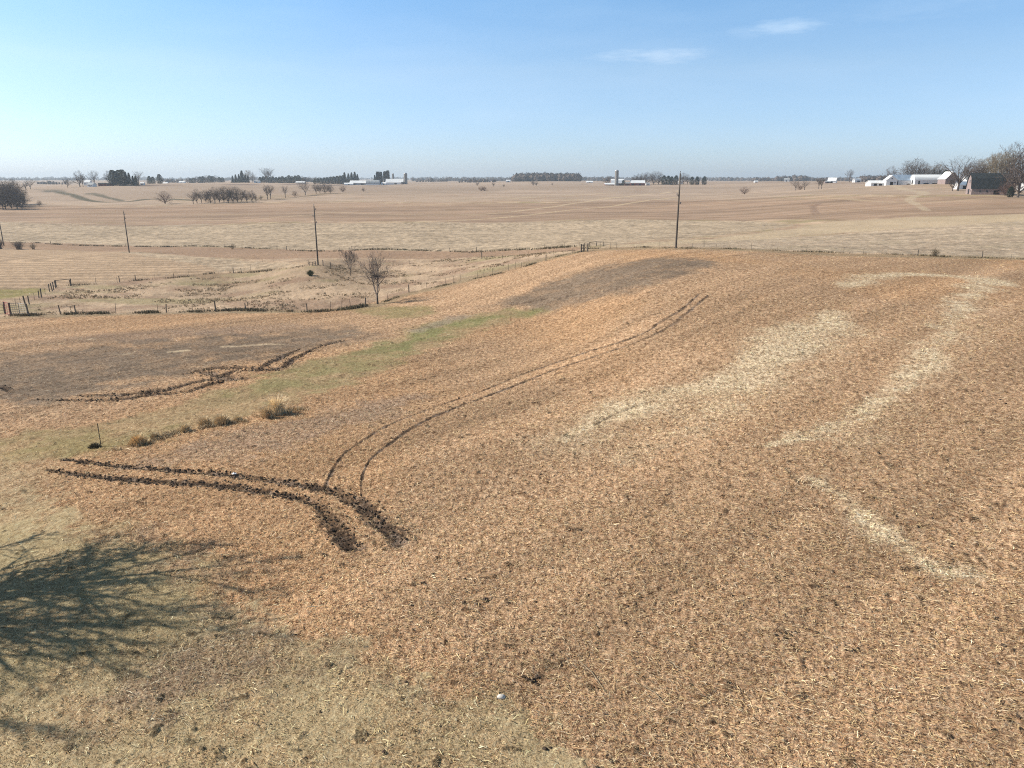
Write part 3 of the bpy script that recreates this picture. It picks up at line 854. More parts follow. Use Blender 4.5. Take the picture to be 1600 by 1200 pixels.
# ------------------------------------------------------------------ loose corn residue and turf (nobody could count it)
def scatter_zone(rs, r0, r1, dens):
    a0 = R(41)
    area = a0 * (r1 * r1 - r0 * r0)
    n = int(area * dens)
    r = np.sqrt(rs.rand(n) * (r1 * r1 - r0 * r0) + r0 * r0)
    a = (rs.rand(n) * 2 - 1) * a0
    return np.sin(a) * r, np.cos(a) * r


def build_straw():
    rs = np.random.RandomState(3)
    X = []; Y = []; S = []
    for (r0, r1, dn, sc) in ((15, 22, 400, .9), (22, 34, 270, .95), (34, 52, 135, 1.05), (52, 80, 52, 1.2), (80, 130, 15, 1.4)):
        x, y = scatter_zone(rs, r0, r1, dn)
        X.append(x); Y.append(y); S.append(np.full(len(x), sc))
    x = np.concatenate(X); y = np.concatenate(Y); sc = np.concatenate(S)
    col, straw, rut, disp = surface(x, y)
    keep = rs.rand(len(x)) < straw * (.55 + .9 * (fbm(x / .6, y / .6, 3, 131) - .2) * .8)
    x, y, sc, col, disp = x[keep], y[keep], sc[keep], col[keep], disp[keep]
    n = len(x)
    z = zsmooth(x, y) + disp
    ln = np.exp(rs.normal(math.log(.125), .5, n)) * sc
    ln = np.clip(ln, .03, .55)
    wd = np.clip(np.exp(rs.normal(math.log(.0128), .5, n)), .005, .035) * sc
    rowa = math.atan2(ROWV[1], ROWV[0])
    th = np.where(rs.rand(n) < .45, rowa + rs.normal(0, .5, n) + (rs.rand(n) < .5) * math.pi, rs.rand(n) * 2 * math.pi)
    th = np.where(rs.rand(n) < .3 + .3 * sstep(-10, 8, x), rs.normal(-.75, .30, n), th)
    el = rs.normal(.12, .28, n)
    d = np.stack([np.cos(th) * np.cos(el), np.sin(th) * np.cos(el), np.sin(el)], 1)
    s = np.stack([-np.sin(th), np.cos(th), rs.normal(0, .5, n)], 1)
    s /= np.linalg.norm(s, axis=1)[:, None]
    c = np.stack([x, y, z + .012 + rs.rand(n) * .035 + np.abs(np.sin(el)) * ln * .35], 1)
    bend = rs.normal(0, .16, n)[:, None] * ln[:, None] * s + np.stack([np.zeros(n), np.zeros(n), np.abs(rs.normal(0, .12, n)) * ln], 1)
    a = c - d * ln[:, None] / 2; b = c + d * ln[:, None] / 2; mid = c + bend
    w = s * wd[:, None] / 2
    V = np.stack([a - w * .6, a + w * .6, mid - w, mid + w, b - w * .5, b + w * .5], 1).reshape(-1, 3)
    k = (np.arange(n) * 6)[:, None]
    F = np.concatenate([k + np.array([0, 2, 3, 1]), k + np.array([2, 4, 5, 3])], 0)
    pal = np.array([(.66, .50, .28), (.54, .38, .19), (.42, .25, .12), (.27, .135, .07), (.74, .60, .40), (.13, .075, .05), (.47, .37, .26)])
    p = np.array([.20, .24, .22, .14, .08, .05, .07])
    ci = rs.choice(len(pal), n, p=p)
    tint = col / np.array(C_RES); tint = 1 + (tint - 1) * .8
    cc = pal[ci] * tint * (0.85 + .3 * rs.rand(n))[:, None]
    cc = np.clip(np.repeat(cc, 6, 0), .02, .85)
    o = big_mesh('corn_residue', V, F, M['straw'], {'Col': cc})
    tag(o, 'dry brown corn stalks and husks littering the harvested field', 'crop residue', kind='stuff')


def blades(name, x, y, z, h, col, rs, label, cat, wid=.012, lean=.5):
    n = len(x)
    th = rs.rand(n) * 2 * math.pi
    ph = rs.rand(n) * math.pi
    b = np.stack([x, y, z - .01], 1)
    w = np.stack([np.cos(ph), np.sin(ph), np.zeros(n)], 1) * (wid * (0.6 + .8 * rs.rand(n)))[:, None]
    ln = lean * rs.rand(n)
    m = b + np.stack([np.cos(th) * ln * h * .3, np.sin(th) * ln * h * .3, h * .6], 1)
    t = b + np.stack([np.cos(th) * ln * h, np.sin(th) * ln * h, h * (1 - .35 * ln)], 1)
    V = np.stack([b - w, b + w, m - w * .8, m + w * .8, t - w * .15, t + w * .15], 1).reshape(-1, 3)
    k = (np.arange(n) * 6)[:, None]
    F = np.concatenate([k + np.array([0, 1, 3, 2]), k + np.array([2, 3, 5, 4])], 0)
    o = big_mesh(name, V, F, M['straw'], {'Col': np.repeat(np.clip(col, .01, .8), 6, 0)})
    if label: tag(o, label, cat, kind='stuff')
    return o


def build_turf():
    rs = np.random.RandomState(5)
    x, y = scatter_zone(rs, 15, 36, 260)
    poly = [r for r in REG if r[0] == 'lawn'][0][2]
    a, v = lp(x, y)
    sd = sdist(poly, a, v)
    keep = sd + (fbm(x / 1.2, y / 1.2, 3, 12) - .5) * .16 > 0
    x, y = x[keep], y[keep]
    keep = rs.rand(len(x)) < .25 + .75 * sstep(.35, .6, fbm(x / .6, y / .6, 3, 14))
    x, y = x[keep], y[keep]
    _, _, _, disp = surface(x, y)
    z = zsmooth(x, y) + disp
    n = len(x)
    pal = np.array([(.54, .43, .26), (.40, .32, .17), (.27, .25, .11), (.64, .52, .34), (.28, .19, .12)])
    c = pal[rs.choice(5, n, p=[.34, .24, .14, .18, .10])] * (.75 + .4 * rs.rand(n))[:, None]
    blades('lawn_grass', x, y, z, .035 + .06 * rs.rand(n), c, rs, 'dormant tan and olive turf in the lower left corner', 'grass', .008, 1.2)


build_straw()
build_turf()

# ------------------------------------------------------------------ clods turned up by the wheels
def build_clods():
    rs = random.Random(11)
    mb = MB()
    pts = []
    for ln, dp, k in RUT:
        for i in range(len(ln) - 1):
            x0, y0, w0 = ln[i]; x1, y1, w1 = ln[i + 1]
            L_ = math.hypot(x1 - x0, y1 - y0)
            cnt = L_ * (30 if dp > .05 else .6) * min(1, 45 / max(30, math.hypot(x0, y0)))
            for _ in range(int(cnt + rs.random())):
                t = rs.random(); off = rs.gauss(0, .75) * w0 * .6
                nx, ny = -(y1 - y0) / L_, (x1 - x0) / L_
                pts.append((x0 + (x1 - x0) * t + nx * off, y0 + (y1 - y0) * t + ny * off, rs.uniform(.02, .07)))
    for _ in range(90):
        X, Y, _z = hit(rs.uniform(330, 1600), rs.uniform(560, 1200))
        pts.append((X, Y, rs.uniform(.03, .075)))
    for (px, py, r_) in ((742, 940, .22), (660, 912, .1), (835, 1062, .2), (1232, 990, .18), (1330, 1015, .14), (1556, 968, .1), (1225, 997, .12), (626, 1010, .06), (645, 985, .06), (1450, 1168, .12), (560, 1095, .05), (508, 868, .16), (650, 842, .1)):
        X, Y, _z = hit(px, py)
        for _ in range(5):
            pts.append((X + rs.gauss(0, r_), Y + rs.gauss(0, r_ * .6), r_ * rs.uniform(.25, .5)))
    P = np.array(pts)
    _, _, _, disp = surface(P[:, 0], P[:, 1])
    Z = zsmooth(P[:, 0], P[:, 1]) + disp
    for (x, y, r_), z in zip(pts, Z):
        mb.blob((x, y, z + r_ * .2), (r_ * rs.uniform(.8, 1.5), r_ * rs.uniform(.8, 1.4), r_ * rs.uniform(.5, .9)), rs, 6, 4, .35)
    tag(mb.build('soil_clods', M['clod']), 'dark wet soil clods thrown up along the wheel ruts', 'soil', kind='stuff')


build_clods()

# ------------------------------------------------------------------ rough grass along the fence lines
FENCE_LINES = dict(
    near=[(-120, 503), (0, 495), (45, 493), (95, 491.5), (118, 491), (180, 489.5), (240, 489), (300, 487.5), (340, 486), (385, 485.5), (425, 486), (480, 487.5), (535, 484), (570, 478)],
    near2=[(600, 472), (640, 458), (672, 451), (708, 443), (750, 434), (800, 423), (850, 407), (880, 399), (912, 393)],
    right=[(918, 389), (950, 388), (1000, 386.5), (1056, 388), (1120, 388.5), (1200, 391), (1300, 395), (1400, 398), (1500, 402), (1600, 405), (1750, 410)],
    back=[(-60, 380), (0, 380), (60, 380), (110, 383), (180, 385), (250, 386), (290, 385), (340, 385.5), (390, 388), (440, 390), (520, 393), (560, 391), (600, 390), (640, 391), (700, 393), (735, 394.5), (800, 391), (850, 389), (905, 386)],
    knoll=[(110, 446), (150, 444), (190, 441), (220, 438), (250, 436), (285, 433), (315, 429), (350, 426.5), (385, 426), (430, 422), (470, 417)],
    inner=[(520, 416), (560, 414), (620, 414), (700, 407), (760, 402), (830, 398), (900, 392)],
)


def world_line(pts, n=5):
    return smooth_line([hit(*p)[:2] for p in pts], n)


def build_fence_grass():
    rs = np.random.RandomState(21)
    spec = dict(near=(260, .36, .42), near2=(80, .26, .3), right=(60, .26, .35), back=(26, .45, .6), knoll=(60, .36, .5), inner=(20, .25, .4))
    for key, (per_m, hh, wide) in spec.items():
        ln = world_line(FENCE_LINES[key])
        seg = np.hypot(np.diff(ln[:, 0]), np.diff(ln[:, 1]))
        tot = seg.sum(); n = int(tot * per_m)
        n = min(n, 42000)
        s = rs.rand(n) * tot
        cs = np.concatenate([[0], np.cumsum(seg)])
        x = np.interp(s, cs, ln[:, 0]); y = np.interp(s, cs, ln[:, 1])
        x = x + rs.normal(0, wide, n); y = y + rs.normal(0, wide, n)
        dn = fbm(s / 3.0, s * 0 + 3, 4, 141, .6)
        k = rs.rand(n) < sstep(.40, .60, dn)
        x, y, dn = x[k], y[k], dn[k]
        z = zsmooth(x, y)
        n = len(x)
        pal = np.array([(.13, .10, .062), (.20, .155, .095), (.36, .28, .17), (.14, .14, .07)])  # shaded side of the grass strip is put into these dark blade colours
        c = pal[rs.choice(4, n, p=[.40, .30, .15, .15])] * (.7 + .6 * rs.rand(n))[:, None]
        blades('fence_row_grass', x, y, z, hh * (0.35 + 1.2 * (dn - .3) + .5 * rs.rand(n)), c, rs,
               {'near': 'dark rough grass along the foot of the near pasture fence',
                'near2': 'thin dark weeds under the fence climbing to the corner post',
                'right': 'dark grass tufts along the fence at the far edge of the corn field',
                'back': 'dark weedy strip along the fence before the pale far field',
                'knoll': 'dark grass along the fence below the round knoll',
                'inner': 'sparse weeds along the middle pasture fence'}[key], 'grass', .03 if key != 'back' else .06, .6)


build_fence_grass()


def pasture_tufts():
    rs = np.random.RandomState(77)
    n0 = 9000
    poly = poly_lp([(50, 492), (480, 485), (580, 470), (640, 452), (905, 390), (700, 404), (540, 416), (470, 420), (380, 428), (250, 438), (115, 448), (60, 470)])
    X0, Y0 = -110, 80
    x = rs.uniform(-110, 25, n0 * 3); y = rs.uniform(78, 170, n0 * 3)
    a, v = lp(x, y)
    k = (sdist(poly, a, v) > .003) & (fbm(x / 5, y / 5, 4, 151, .6) > .57)
    x, y = x[k], y[k]
    x = np.repeat(x, 7) + rs.normal(0, .12, len(x) * 7); y = np.repeat(y, 7) + rs.normal(0, .12, len(y) * 7)
    n = len(x)
    pal = np.array([(.26, .175, .11), (.40, .29, .18), (.46, .37, .23), (.22, .19, .10)])
    c = pal[rs.choice(4, n, p=[.3, .3, .25, .15])] * (.7 + .5 * rs.rand(n))[:, None]
    blades('pasture_grass', x, y, zsmooth(x, y), .10 + .22 * rs.rand(n), c, rs, 'grazed tufts of dry brown grass scattered over the pasture', 'grass', .03, .9)


pasture_tufts()

# ------------------------------------------------------------------ dry grass clumps at the end of the waterway
def grass_clump(px, py, h, w, label, seed, tone=(.86, .70, .46)):
    rs = np.random.RandomState(seed)
    X, Y, Z = hit(px, py)
    n = int(700 * w)
    x = rs.normal(0, w * .20, n); y = rs.normal(0, w * .16, n)
    rr = np.hypot(x, y) / w
    hgt = 1.35 * h * np.clip(1.15 - rr * 1.1, .3, 1) * (.45 + .6 * rs.rand(n) ** 1.3)
    th = np.arctan2(y, x) + rs.normal(0, .7, n)
    ln = np.clip(rr * .9 + rs.rand(n) * .35, 0, 1.0)
    b = np.stack([x, y, np.full(n, -.03)], 1)
    ph = rs.rand(n) * math.pi
    wv = np.stack([np.cos(ph), np.sin(ph), np.zeros(n)], 1) * (.010 + .012 * rs.rand(n))[:, None]
    m = b + np.stack([np.cos(th) * ln * hgt * .35, np.sin(th) * ln * hgt * .35, hgt * .6], 1)
    t = b + np.stack([np.cos(th) * ln * hgt, np.sin(th) * ln * hgt, hgt * (1 - .4 * ln)], 1)
    V = np.stack([b - wv, b + wv, m - wv * .8, m + wv * .8, t - wv * .2, t + wv * .2], 1).reshape(-1, 3)
    k = (np.arange(n) * 6)[:, None]
    F = np.concatenate([k + np.array([0, 1, 3, 2]), k + np.array([2, 3, 5, 4])], 0)
    c = np.array(tone) * (.65 + .75 * rs.rand(n))[:, None]
    o = big_mesh('grass_clump', V, F, M['straw'], {'Col': np.repeat(c, 6, 0)})
    o.location = (X, Y, Z)
    tag(o, label, 'grass clump', 'dry grass clumps beside the green waterway')


grass_clump(433, 647, 1.3, .9, 'largest and tallest tan grass clump beside the waterway, shaded on its right', 1)
grass_clump(418, 653, .85, .7, 'small grass clump leaning against the front left of the tallest one', 2, (.62, .48, .30))
grass_clump(347, 663, .65, .95, 'round grass clump right of the twin clump, on the grey strip edge', 3, (.60, .46, .28))
grass_clump(320, 665, .60, .80, 'grass clump just left of the round one, in the middle of the row', 4, (.62, .48, .30))
grass_clump(290, 674, .5, .65, 'pale low grass clump left of the twin clumps', 5, (.66, .53, .34))
grass_clump(217, 694, .60, 1.0, 'orange-tan grass clump nearest the lone steel post', 6, (.68, .50, .28))
grass_clump(243, 685, .35, .6, 'flat dark grass clump right of the orange-tan one', 7, (.45, .35, .22))
grass_clump(372, 658, .4, .6, 'low straggly grass clump between the round clump and the tallest one', 8, (.66, .53, .34))
grass_clump(148, 699, .28, .7, 'dark low tuft at the foot of the lone steel post', 9, (.12, .10, .06))

def clump_ridge():
    rs = np.random.RandomState(88)
    ln = smooth_line([hit(*p)[:2] for p in ((185, 700), (217, 694), (250, 684), (290, 674), (320, 666), (350, 663), (385, 657), (420, 650), (450, 643), (475, 640))], 6)
    seg = np.hypot(np.diff(ln[:, 0]), np.diff(ln[:, 1])); cs = np.concatenate([[0], np.cumsum(seg)])
    n = 9000
    q = rs.rand(n) * cs[-1]
    x = np.interp(q, cs, ln[:, 0]) + rs.normal(0, .22, n); y = np.interp(q, cs, ln[:, 1]) + rs.normal(0, .35, n)
    f = fbm(x / .9, y / .9, 4, 161, .6)
    k = rs.rand(n) < sstep(.38, .62, f)
    x, y, f = x[k], y[k], f[k]; n = len(x)
    pal = np.array([(.62, .48, .30), (.50, .36, .21), (.70, .58, .38), (.22, .16, .10)])
    c = pal[rs.choice(4, n, p=[.35, .25, .22, .18])] * (.7 + .5 * rs.rand(n))[:, None]
    blades('rough_grass', x, y, zsmooth(x, y), (.07 + .5 * np.clip(f - .38, 0, .4)) * (.6 + .8 * rs.rand(n)), c, rs,
           'low ragged strip of pale dry grass joining the clumps along the waterway edge', 'grass', .014, .9)


clump_ridge()

# ------------------------------------------------------------------ trees
def gen_tree(seed, H=8, trunk=.2, leaders=5, ang=30, levels=4, kids=(7, 6, 5), r0=.14, min_r=.008, twig_seg=3, curve=.25, spread=1.0):
    rg = random.Random(seed)
    mt, mc = MB(), MB()

    def branch(p, d, length, r, lev, mb):
        n = 4 if lev < 2 else (3 if lev < 3 else 2)
        pts = [p.copy()]; rad = [r]
        dd = d.copy(); q = p.copy(); st = []
        for i in range(n):
            dd = (dd + Vector((rg.gauss(0, .16), rg.gauss(0, .16), rg.gauss(0, .10) + curve * .35))).normalized()
            q = q + dd * (length / n)
            pts.append(q.copy()); rad.append(max(r * (1 - .75 * (i + 1) / n), min_r))
            st.append((q.copy(), dd.copy(), rad[-1]))
        mb.tube(pts, rad, 5 if lev <= 1 else 3, cap=(lev <= 1))
        if lev >= levels: return
        nk = kids[min(lev - 1, len(kids) - 1)]
        for j in range(nk):
            t = .25 + .75 * (j + rg.random()) / nk
            i = min(int(t * n), n - 1)
            f = t * n - i
            a = pts[i].lerp(pts[i + 1], f)
            bd = (pts[i + 1] - pts[i]).normalized()
            az_ = rg.uniform(0, 2 * math.pi)
            side = bd.cross(Vector((0, 0, 1)) if abs(bd.z) < .95 else Vector((1, 0, 0))).normalized()
            side = Matrix.Rotation(az_, 3, bd) @ side
            an = R(rg.uniform(28, 58)) * spread
            nd = (bd * math.cos(an) + side * math.sin(an)).normalized()
            rr = rad[i] * rg.uniform(.45, .7)
            branch(a, nd, length * rg.uniform(.38, .62) * (1.15 - .5 * t), max(rr, min_r), lev + 1, mb)

    th = H * trunk
    tp = [Vector((0, 0, -.3)), Vector((0, 0, 0)), Vector((rg.gauss(0, .02) * H * .2, rg.gauss(0, .02) * H * .2, th * .5)), Vector((rg.gauss(0, .03) * H * .2, rg.gauss(0, .03) * H * .2, th))]
    mt.tube(tp, [r0 * 1.35, r0 * 1.2, r0, r0 * .9], 8)
    for i in range(leaders):
        az_ = 2 * math.pi * (i + rg.uniform(-.3, .3)) / leaders
        an = R(ang * rg.uniform(.45, 1.15)) if i else R(4)
        d = Vector((math.sin(an) * math.cos(az_), math.sin(an) * math.sin(az_), math.cos(an)))
        branch(tp[-1] - Vector((0, 0, th * .12 * rg.random())), d, (H - th) * rg.uniform(.78, 1.0) * (1 - .12 * abs(math.sin(an))), r0 * rg.uniform(.55, .7), 1, mc)
    return mt, mc


def make_tree(name, loc, rz, gen, label, cat='tree', group=None, bark='bark', twig='twig'):
    t = empty(name, loc, rz, label, cat, group)
    gen[0].build('trunk', M[bark], t, True)
    gen[1].build('crown', M[twig], t)
    return t


X, Y, Z = hit(590, 475)
make_tree('bare_tree', (X, Y, Z), .4, gen_tree(4, 7.0, .17, 6, 29, 4, (7, 5, 4), .15, .011, curve=.26, spread=.9), 'bare vase-shaped tree at the fence, holding a dark clump of twigs').scale = (.92, .92, 1)
nest = MB(); rg = random.Random(5)
for _ in range(70):
    a_ = rg.uniform(0, 6.3); e_ = rg.gauss(0, .25); l_ = rg.uniform(.3, .55)
    c_ = Vector((rg.gauss(0, .25), rg.gauss(0, .12), rg.gauss(0, .07)))
    d_ = Vector((math.cos(a_), math.sin(a_) * .6, e_)).normalized() * l_
    nest.tube([c_ - d_, c_, c_ + d_], [.012, .02, .012], 3, False)
o = nest.build('bird_nest', M['twig']); o.location = (X + .05, Y - .05, Z + 4.1)
tag(o, 'dark flat clump of twigs lodged high in the bare vase-shaped tree', 'nest')
X, Y, Z = hit(548, 431)
make_tree('bare_tree', (X, Y, Z), 2.0, gen_tree(9, 5.1, .22, 7, 34, 4, (9, 7, 6), .10, .008, curve=.18, spread=.85), 'small round bare tree in the pasture, left of the vase-shaped one').scale = (.62, .62, 1)

# yard tree just outside the left edge of the picture; its shadow falls over the lawn
Xt, Yt = -31.7, 26.9
make_tree('yard_tree', (Xt, Yt, zs(Xt, Yt)), 0.5, gen_tree(31, 13.4, .20, 9, 33, 4, (8, 7, 5), .50, .026, curve=.14, spread=.95), 'big bare yard tree standing left of the picture, casting its branch shadow on the lawn')

# small bushes
def bush(px, py, h, w, label, seed, mat='twig', n=160, group=None, dist=None):
    rg = random.Random(seed)
    X, Y, Z = at(px, dist) if dist else hit(px, py)
    mb = MB()
    for _ in range(n):
        a_ = rg.uniform(0, 2 * math.pi); l_ = rg.uniform(.5, 1)
        sp = rg.uniform(.05, 1) * w / 2
        p0 = Vector((rg.gauss(0, w * .10), rg.gauss(0, w * .10), -.05))
        p2 = Vector((math.cos(a_) * sp, math.sin(a_) * sp, h * l_ * (1 - .35 * (2 * sp / w) ** 2)))
        p1 = p0.lerp(p2, .5) + Vector((rg.gauss(0, .08 * w), rg.gauss(0, .08 * w), .06 * h))
        rr = max(.012, h * .008)
        mb.tube([p0, p1, p2], [rr * 1.3, rr, rr * .5], 3, False)
        for _k in range(3):
            q = p1.lerp(p2, rg.random())
            mb.tube([q, q + Vector((rg.gauss(0, .15) * w, rg.gauss(0, .15) * w, abs(rg.gauss(.12, .1)) * h))], [rr * .8, rr * .4], 3, False)
    o = mb.build('bush', M[mat]); o.location = (X, Y, Z)
    return tag(o, label, 'bush', group)


bush(485, 431, 1.1, 1.4, 'small dark green bush in the pasture below the middle utility pole', 1, 'foliage', 260)
bush(30, 389, 2.9, 4.6, 'wider grey bush in the gully at the left edge', 2, 'twig', 110, dist=247)
bush(52, 389, 2.4, 2.8, 'slim pale bush beside the wider grey one in the gully', 3, 'twig_pale', 50, dist=246)
bush(0, 389, 3.5, 3.6, 'tangled grey bush at the foot of the leftmost utility pole', 31, 'twig', 100, dist=250)
bush(1460, 401, 1.35, 1.5, 'small round bare bush on the right-hand fence line', 4, 'twig_pale', 60)
bush(363, 399, 2.2, 2.6, 'faint bare bush in the gully below the pale field', 6, 'twig_pale', 26, dist=238)

# ------------------------------------------------------------------ utility poles
def height_for(X, Y, Z, py_top):
    c, s = math.cos(PITCH), math.sin(PITCH)
    k = -(py_top - 600) / FPX        # wanted up/forward ratio
    # (Y*s + dz*c) / (Y*c - dz*s) = k
    dz = (k * Y * c - Y * s) / (c + k * s)
    return CAM_H + dz - Z


def utility_pole(px, py, top, label, hw):
    X, Y, Z = hit(px, py)
    H = height_for(X, Y, Z, top) - .3
    t = empty('utility_pole', (X, Y, Z), 0, label, 'utility pole', 'utility poles crossing the fields')
    MB().tube([(0, 0, -.6), (0, 0, 0), (0, 0, H * .5), (0, 0, H)], [.17, .165, .14, .105], 12).build('pole', M['pole'], t, True)
    for (z, sx) in hw:
        z = H + z
        b = MB()
        b.box((sx * .20, 0, z), (.26, .08, .09))
        b.build('bracket', M['steel'], t)
        i_ = MB(); i_.tube([(sx * .33, 0, z), (sx * .33, 0, z + .08), (sx * .33, 0, z + .1), (sx * .33, 0, z + .24), (sx * .33, 0, z + .3)], [.05, .10, .06, .10, .05], 8)
        i_.build('insulator', M['silo'], t)
    MB().tube([(0, 0, H - .02), (0, 0, H + .12), (0, 0, H + .16), (0, 0, H + .34)], [.03, .03, .075, .055], 8).build('pole_pin', M['steel'], t)
    return t


utility_pole(1056, 388, 267.5, 'tallest utility pole, right of centre at the field-edge fence', [(-.9, 1), (-3.3, -1), (-4.6, 1)])
utility_pole(497, 414, 319, 'utility pole left of centre, standing on the pasture knoll', [(-.8, 1), (-3.3, 1), (-2.0, -1)])
utility_pole(202, 395, 329, 'thin utility pole on the rim of the round knoll at the left', [(-.8, 1), (-2.0, 1), (-3.2, -1)])
utility_pole(6, 384, 328, 'leftmost utility pole, cut by the left edge of the picture', [(-.8, 1), (-3.0, -1)])

# ------------------------------------------------------------------ fences
def wood_post_mesh(seed, h=1.25, r=.085):
    rg = random.Random(seed)
    return MB().tube([(0, 0, -.3), (0, 0, .02), (rg.gauss(0, .015), rg.gauss(0, .015), h * .5), (rg.gauss(0, .03), rg.gauss(0, .03), h)], [r, r * rg.uniform(.9, 1.1), r * rg.uniform(.85, 1.05), r * rg.uniform(.75, .95)], 7)


def t_post_mesh(h=1.25):
    m = MB(); m.box((0, 0, h / 2 - .1), (.05, .010, h + .2)); m.box((0, .022, h / 2 - .1), (.010, .034, h + .2))
    return m


PM = {}


def post(kind, parent, loc, rz, sc, seed):
    key = (kind, seed % 4)
    if key not in PM:
        mb = wood_post_mesh(seed % 4 + 50) if kind == 'w' else t_post_mesh()
        PM[key] = mb.build('wood_post' if kind == 'w' else 'steel_post', M['wood'] if kind == 'w' else M['tpost'], parent)
        o = PM[key]
    else:
        o = PM[key].copy(); COL.objects.link(o); o.parent = parent
    o.location = loc; o.rotation_euler = (random.Random(seed).gauss(0, .045), random.Random(seed + 1).gauss(0, .045), rz)
    o.scale = (sc, sc, sc) if not isinstance(sc, tuple) else sc
    return o


def fence(label, posts, extra=(), wires=(.35, .65, .95, 1.15), sc0=1.0, fat=1.0):
    """posts: (px, py, kind, scale)"""
    P = [(*hit(p[0], p[1]), p[2], p[3] if len(p) > 3 else 1.0) for p in posts]
    x0, y0, z0 = P[0][:3]
    t = empty('wire_fence', (x0, y0, z0), 0, label, 'fence')
    for i, p in enumerate(P):
        k = p[4] * sc0
        post(p[3], t, (p[0] - x0, p[1] - y0, p[2] - z0), .3, (k * fat, k * fat, k), int(posts[i][0]) + i)
    for h in wires:
        mb = MB()
        pts = []
        for i in range(len(P) - 1):
            a = Vector(P[i][:3]); b = Vector(P[i + 1][:3])
            m = max(2, int((b - a).length / 6))
            for k in range(m):
                q = a.lerp(b, k / m)
                zz = zs(q.x, q.y)
                pts.append((q.x - x0, q.y - y0, zz - z0 + h))
        q = P[-1]
        pts.append((q[0] - x0, q[1] - y0, q[2] - z0 + h))
        mb.tube(pts, [.0045] * len(pts), 3, False)
        mb.build('wire', M['steel'], t)
    return t


fence('near pasture fence running right from the leaning gate post to the bottom of the hollow',
      [(95, 491, 'w', 1.0), (112, 492, 't'), (119, 491, 'w', 1.0), (181, 489.5, 't', 1.15), (247, 488.5, 't'), (260, 488, 'w', .95), (301, 487, 't', 1.0), (337, 486, 'w', 1.15), (384, 485.5, 'w', .9), (388, 485, 't'), (442, 486, 't'), (480, 487.5, 'w', .95), (517, 485, 't'), (534, 483, 't', 1.0), (548, 481, 't'), (571, 479, 'w', 1.05)])
fence('pasture fence climbing from the vase-shaped tree up to the corner assembly',
      [(606, 471, 't', .95), (639, 457, 'w', 1.0), (667, 451, 't', .8), (696, 444, 't', .8), (709, 441, 't', .8), (720, 439, 't', .8), (746, 434, 't', .8), (756, 431, 't', .9), (770, 428, 't', .75), (795, 423, 't', .9), (805, 421, 't', 1.0), (815, 419, 't', .8), (853, 408, 'w', .85), (880, 400, 't', .7), (908, 393, 't', .8)])
fence('wire fence between the corn field and the fields on the right',
      [(922, 390, 't', .7), (938, 387, 't', .8), (954, 389, 't', .85), (963, 388.5, 't', .8), (1031, 387.5, 't', .8), (1082, 388, 't', .7), (1100, 388.5, 't', 1.0), (1119, 389, 't', .6), (1139, 389, 't', .55), (1174, 390.5, 't', .8), (1215, 392, 't', .6), (1236, 393, 't', .6), (1260, 393.5, 't', .8), (1318, 396, 't', .75), (1349, 397, 't', .75), (1384, 398, 't', .5), (1434, 400, 'w', .75), (1474, 401, 't', .5), (1535, 403, 'w', .8), (1580, 404.5, 't', .6), (1640, 406, 'w', .8)], wires=(.3, .6, .85))
fence('fence of crowded posts from the cattle panels back to the rail-braced corner',
      [(25, 479, 't', .95), (33, 477, 't', .95), (41, 480, 'w', 1.35), (46, 476, 'w', 1.1), (54, 469, 't', .9), (61, 466, 'w', 1.0), (65, 465, 'w', 1.2), (71, 461, 't', .9), (77.5, 456, 'w', 1.1), (82, 455, 'w', 1.15), (84, 453, 'w', 1.15), (87, 450, 'w', 1.1)])
fence('fence along the lower side of the round knoll',
      [(110, 447, 'w', .9), (150, 444, 't'), (183.5, 442, 't', .9), (187, 441, 'w', 1.0), (212, 439, 'w', 1.0), (242, 436, 't', .8), (272, 434, 'w', .75), (295, 431, 't', .8), (365, 427, 'w', 1.0), (377, 426, 'w', .8), (392, 424, 't'), (410, 410, 't', .9), (428, 409, 't', .8), (482, 413, 'w', .75), (505, 416, 'w', 1.0), (517, 419, 'w', 1.0)], wires=(.4, .8, 1.1))
fence('back fence between the gully and the pale far field',
      [(-30, 380, 't'), (15, 379, 't'), (80, 383, 'w', 1.2), (90, 383, 't', 1.1), (105, 384, 't'), (135, 385, 't'), (197, 387, 't', 1.1), (235, 387, 't'), (263, 387, 't', 1.1), (300, 386, 't'), (351, 387, 't', 1.1), (379, 389, 't', 1.1), (433, 391, 'w', 1.1), (448, 391, 'w', 1.1), (505, 393, 't', 1.3), (530, 393, 't'), (570, 391, 't', 1.1), (611, 391, 't', 1.1), (656, 392, 't', 1.1), (703, 394, 'w', .9), (744, 394.5, 'w', 1.1), (753, 394, 't'), (807, 391, 't', .9), (851, 389, 't', .9), (882, 386.5, 't', .9), (905, 385.5, 't', .7)], wires=(.4, .8, 1.1))
fence('sparse middle fence crossing the upper pasture',
      [(519, 420, 't', .9), (605, 425, 'w', .9), (640, 412, 't', .7), (700, 408, 't', .7), (753, 405, 'w', 1.2), (785, 404, 'w', .6), (826, 400, 't', .7), (865, 397, 't', .7), (895, 396, 't', .7)], wires=(.5, 1.0))


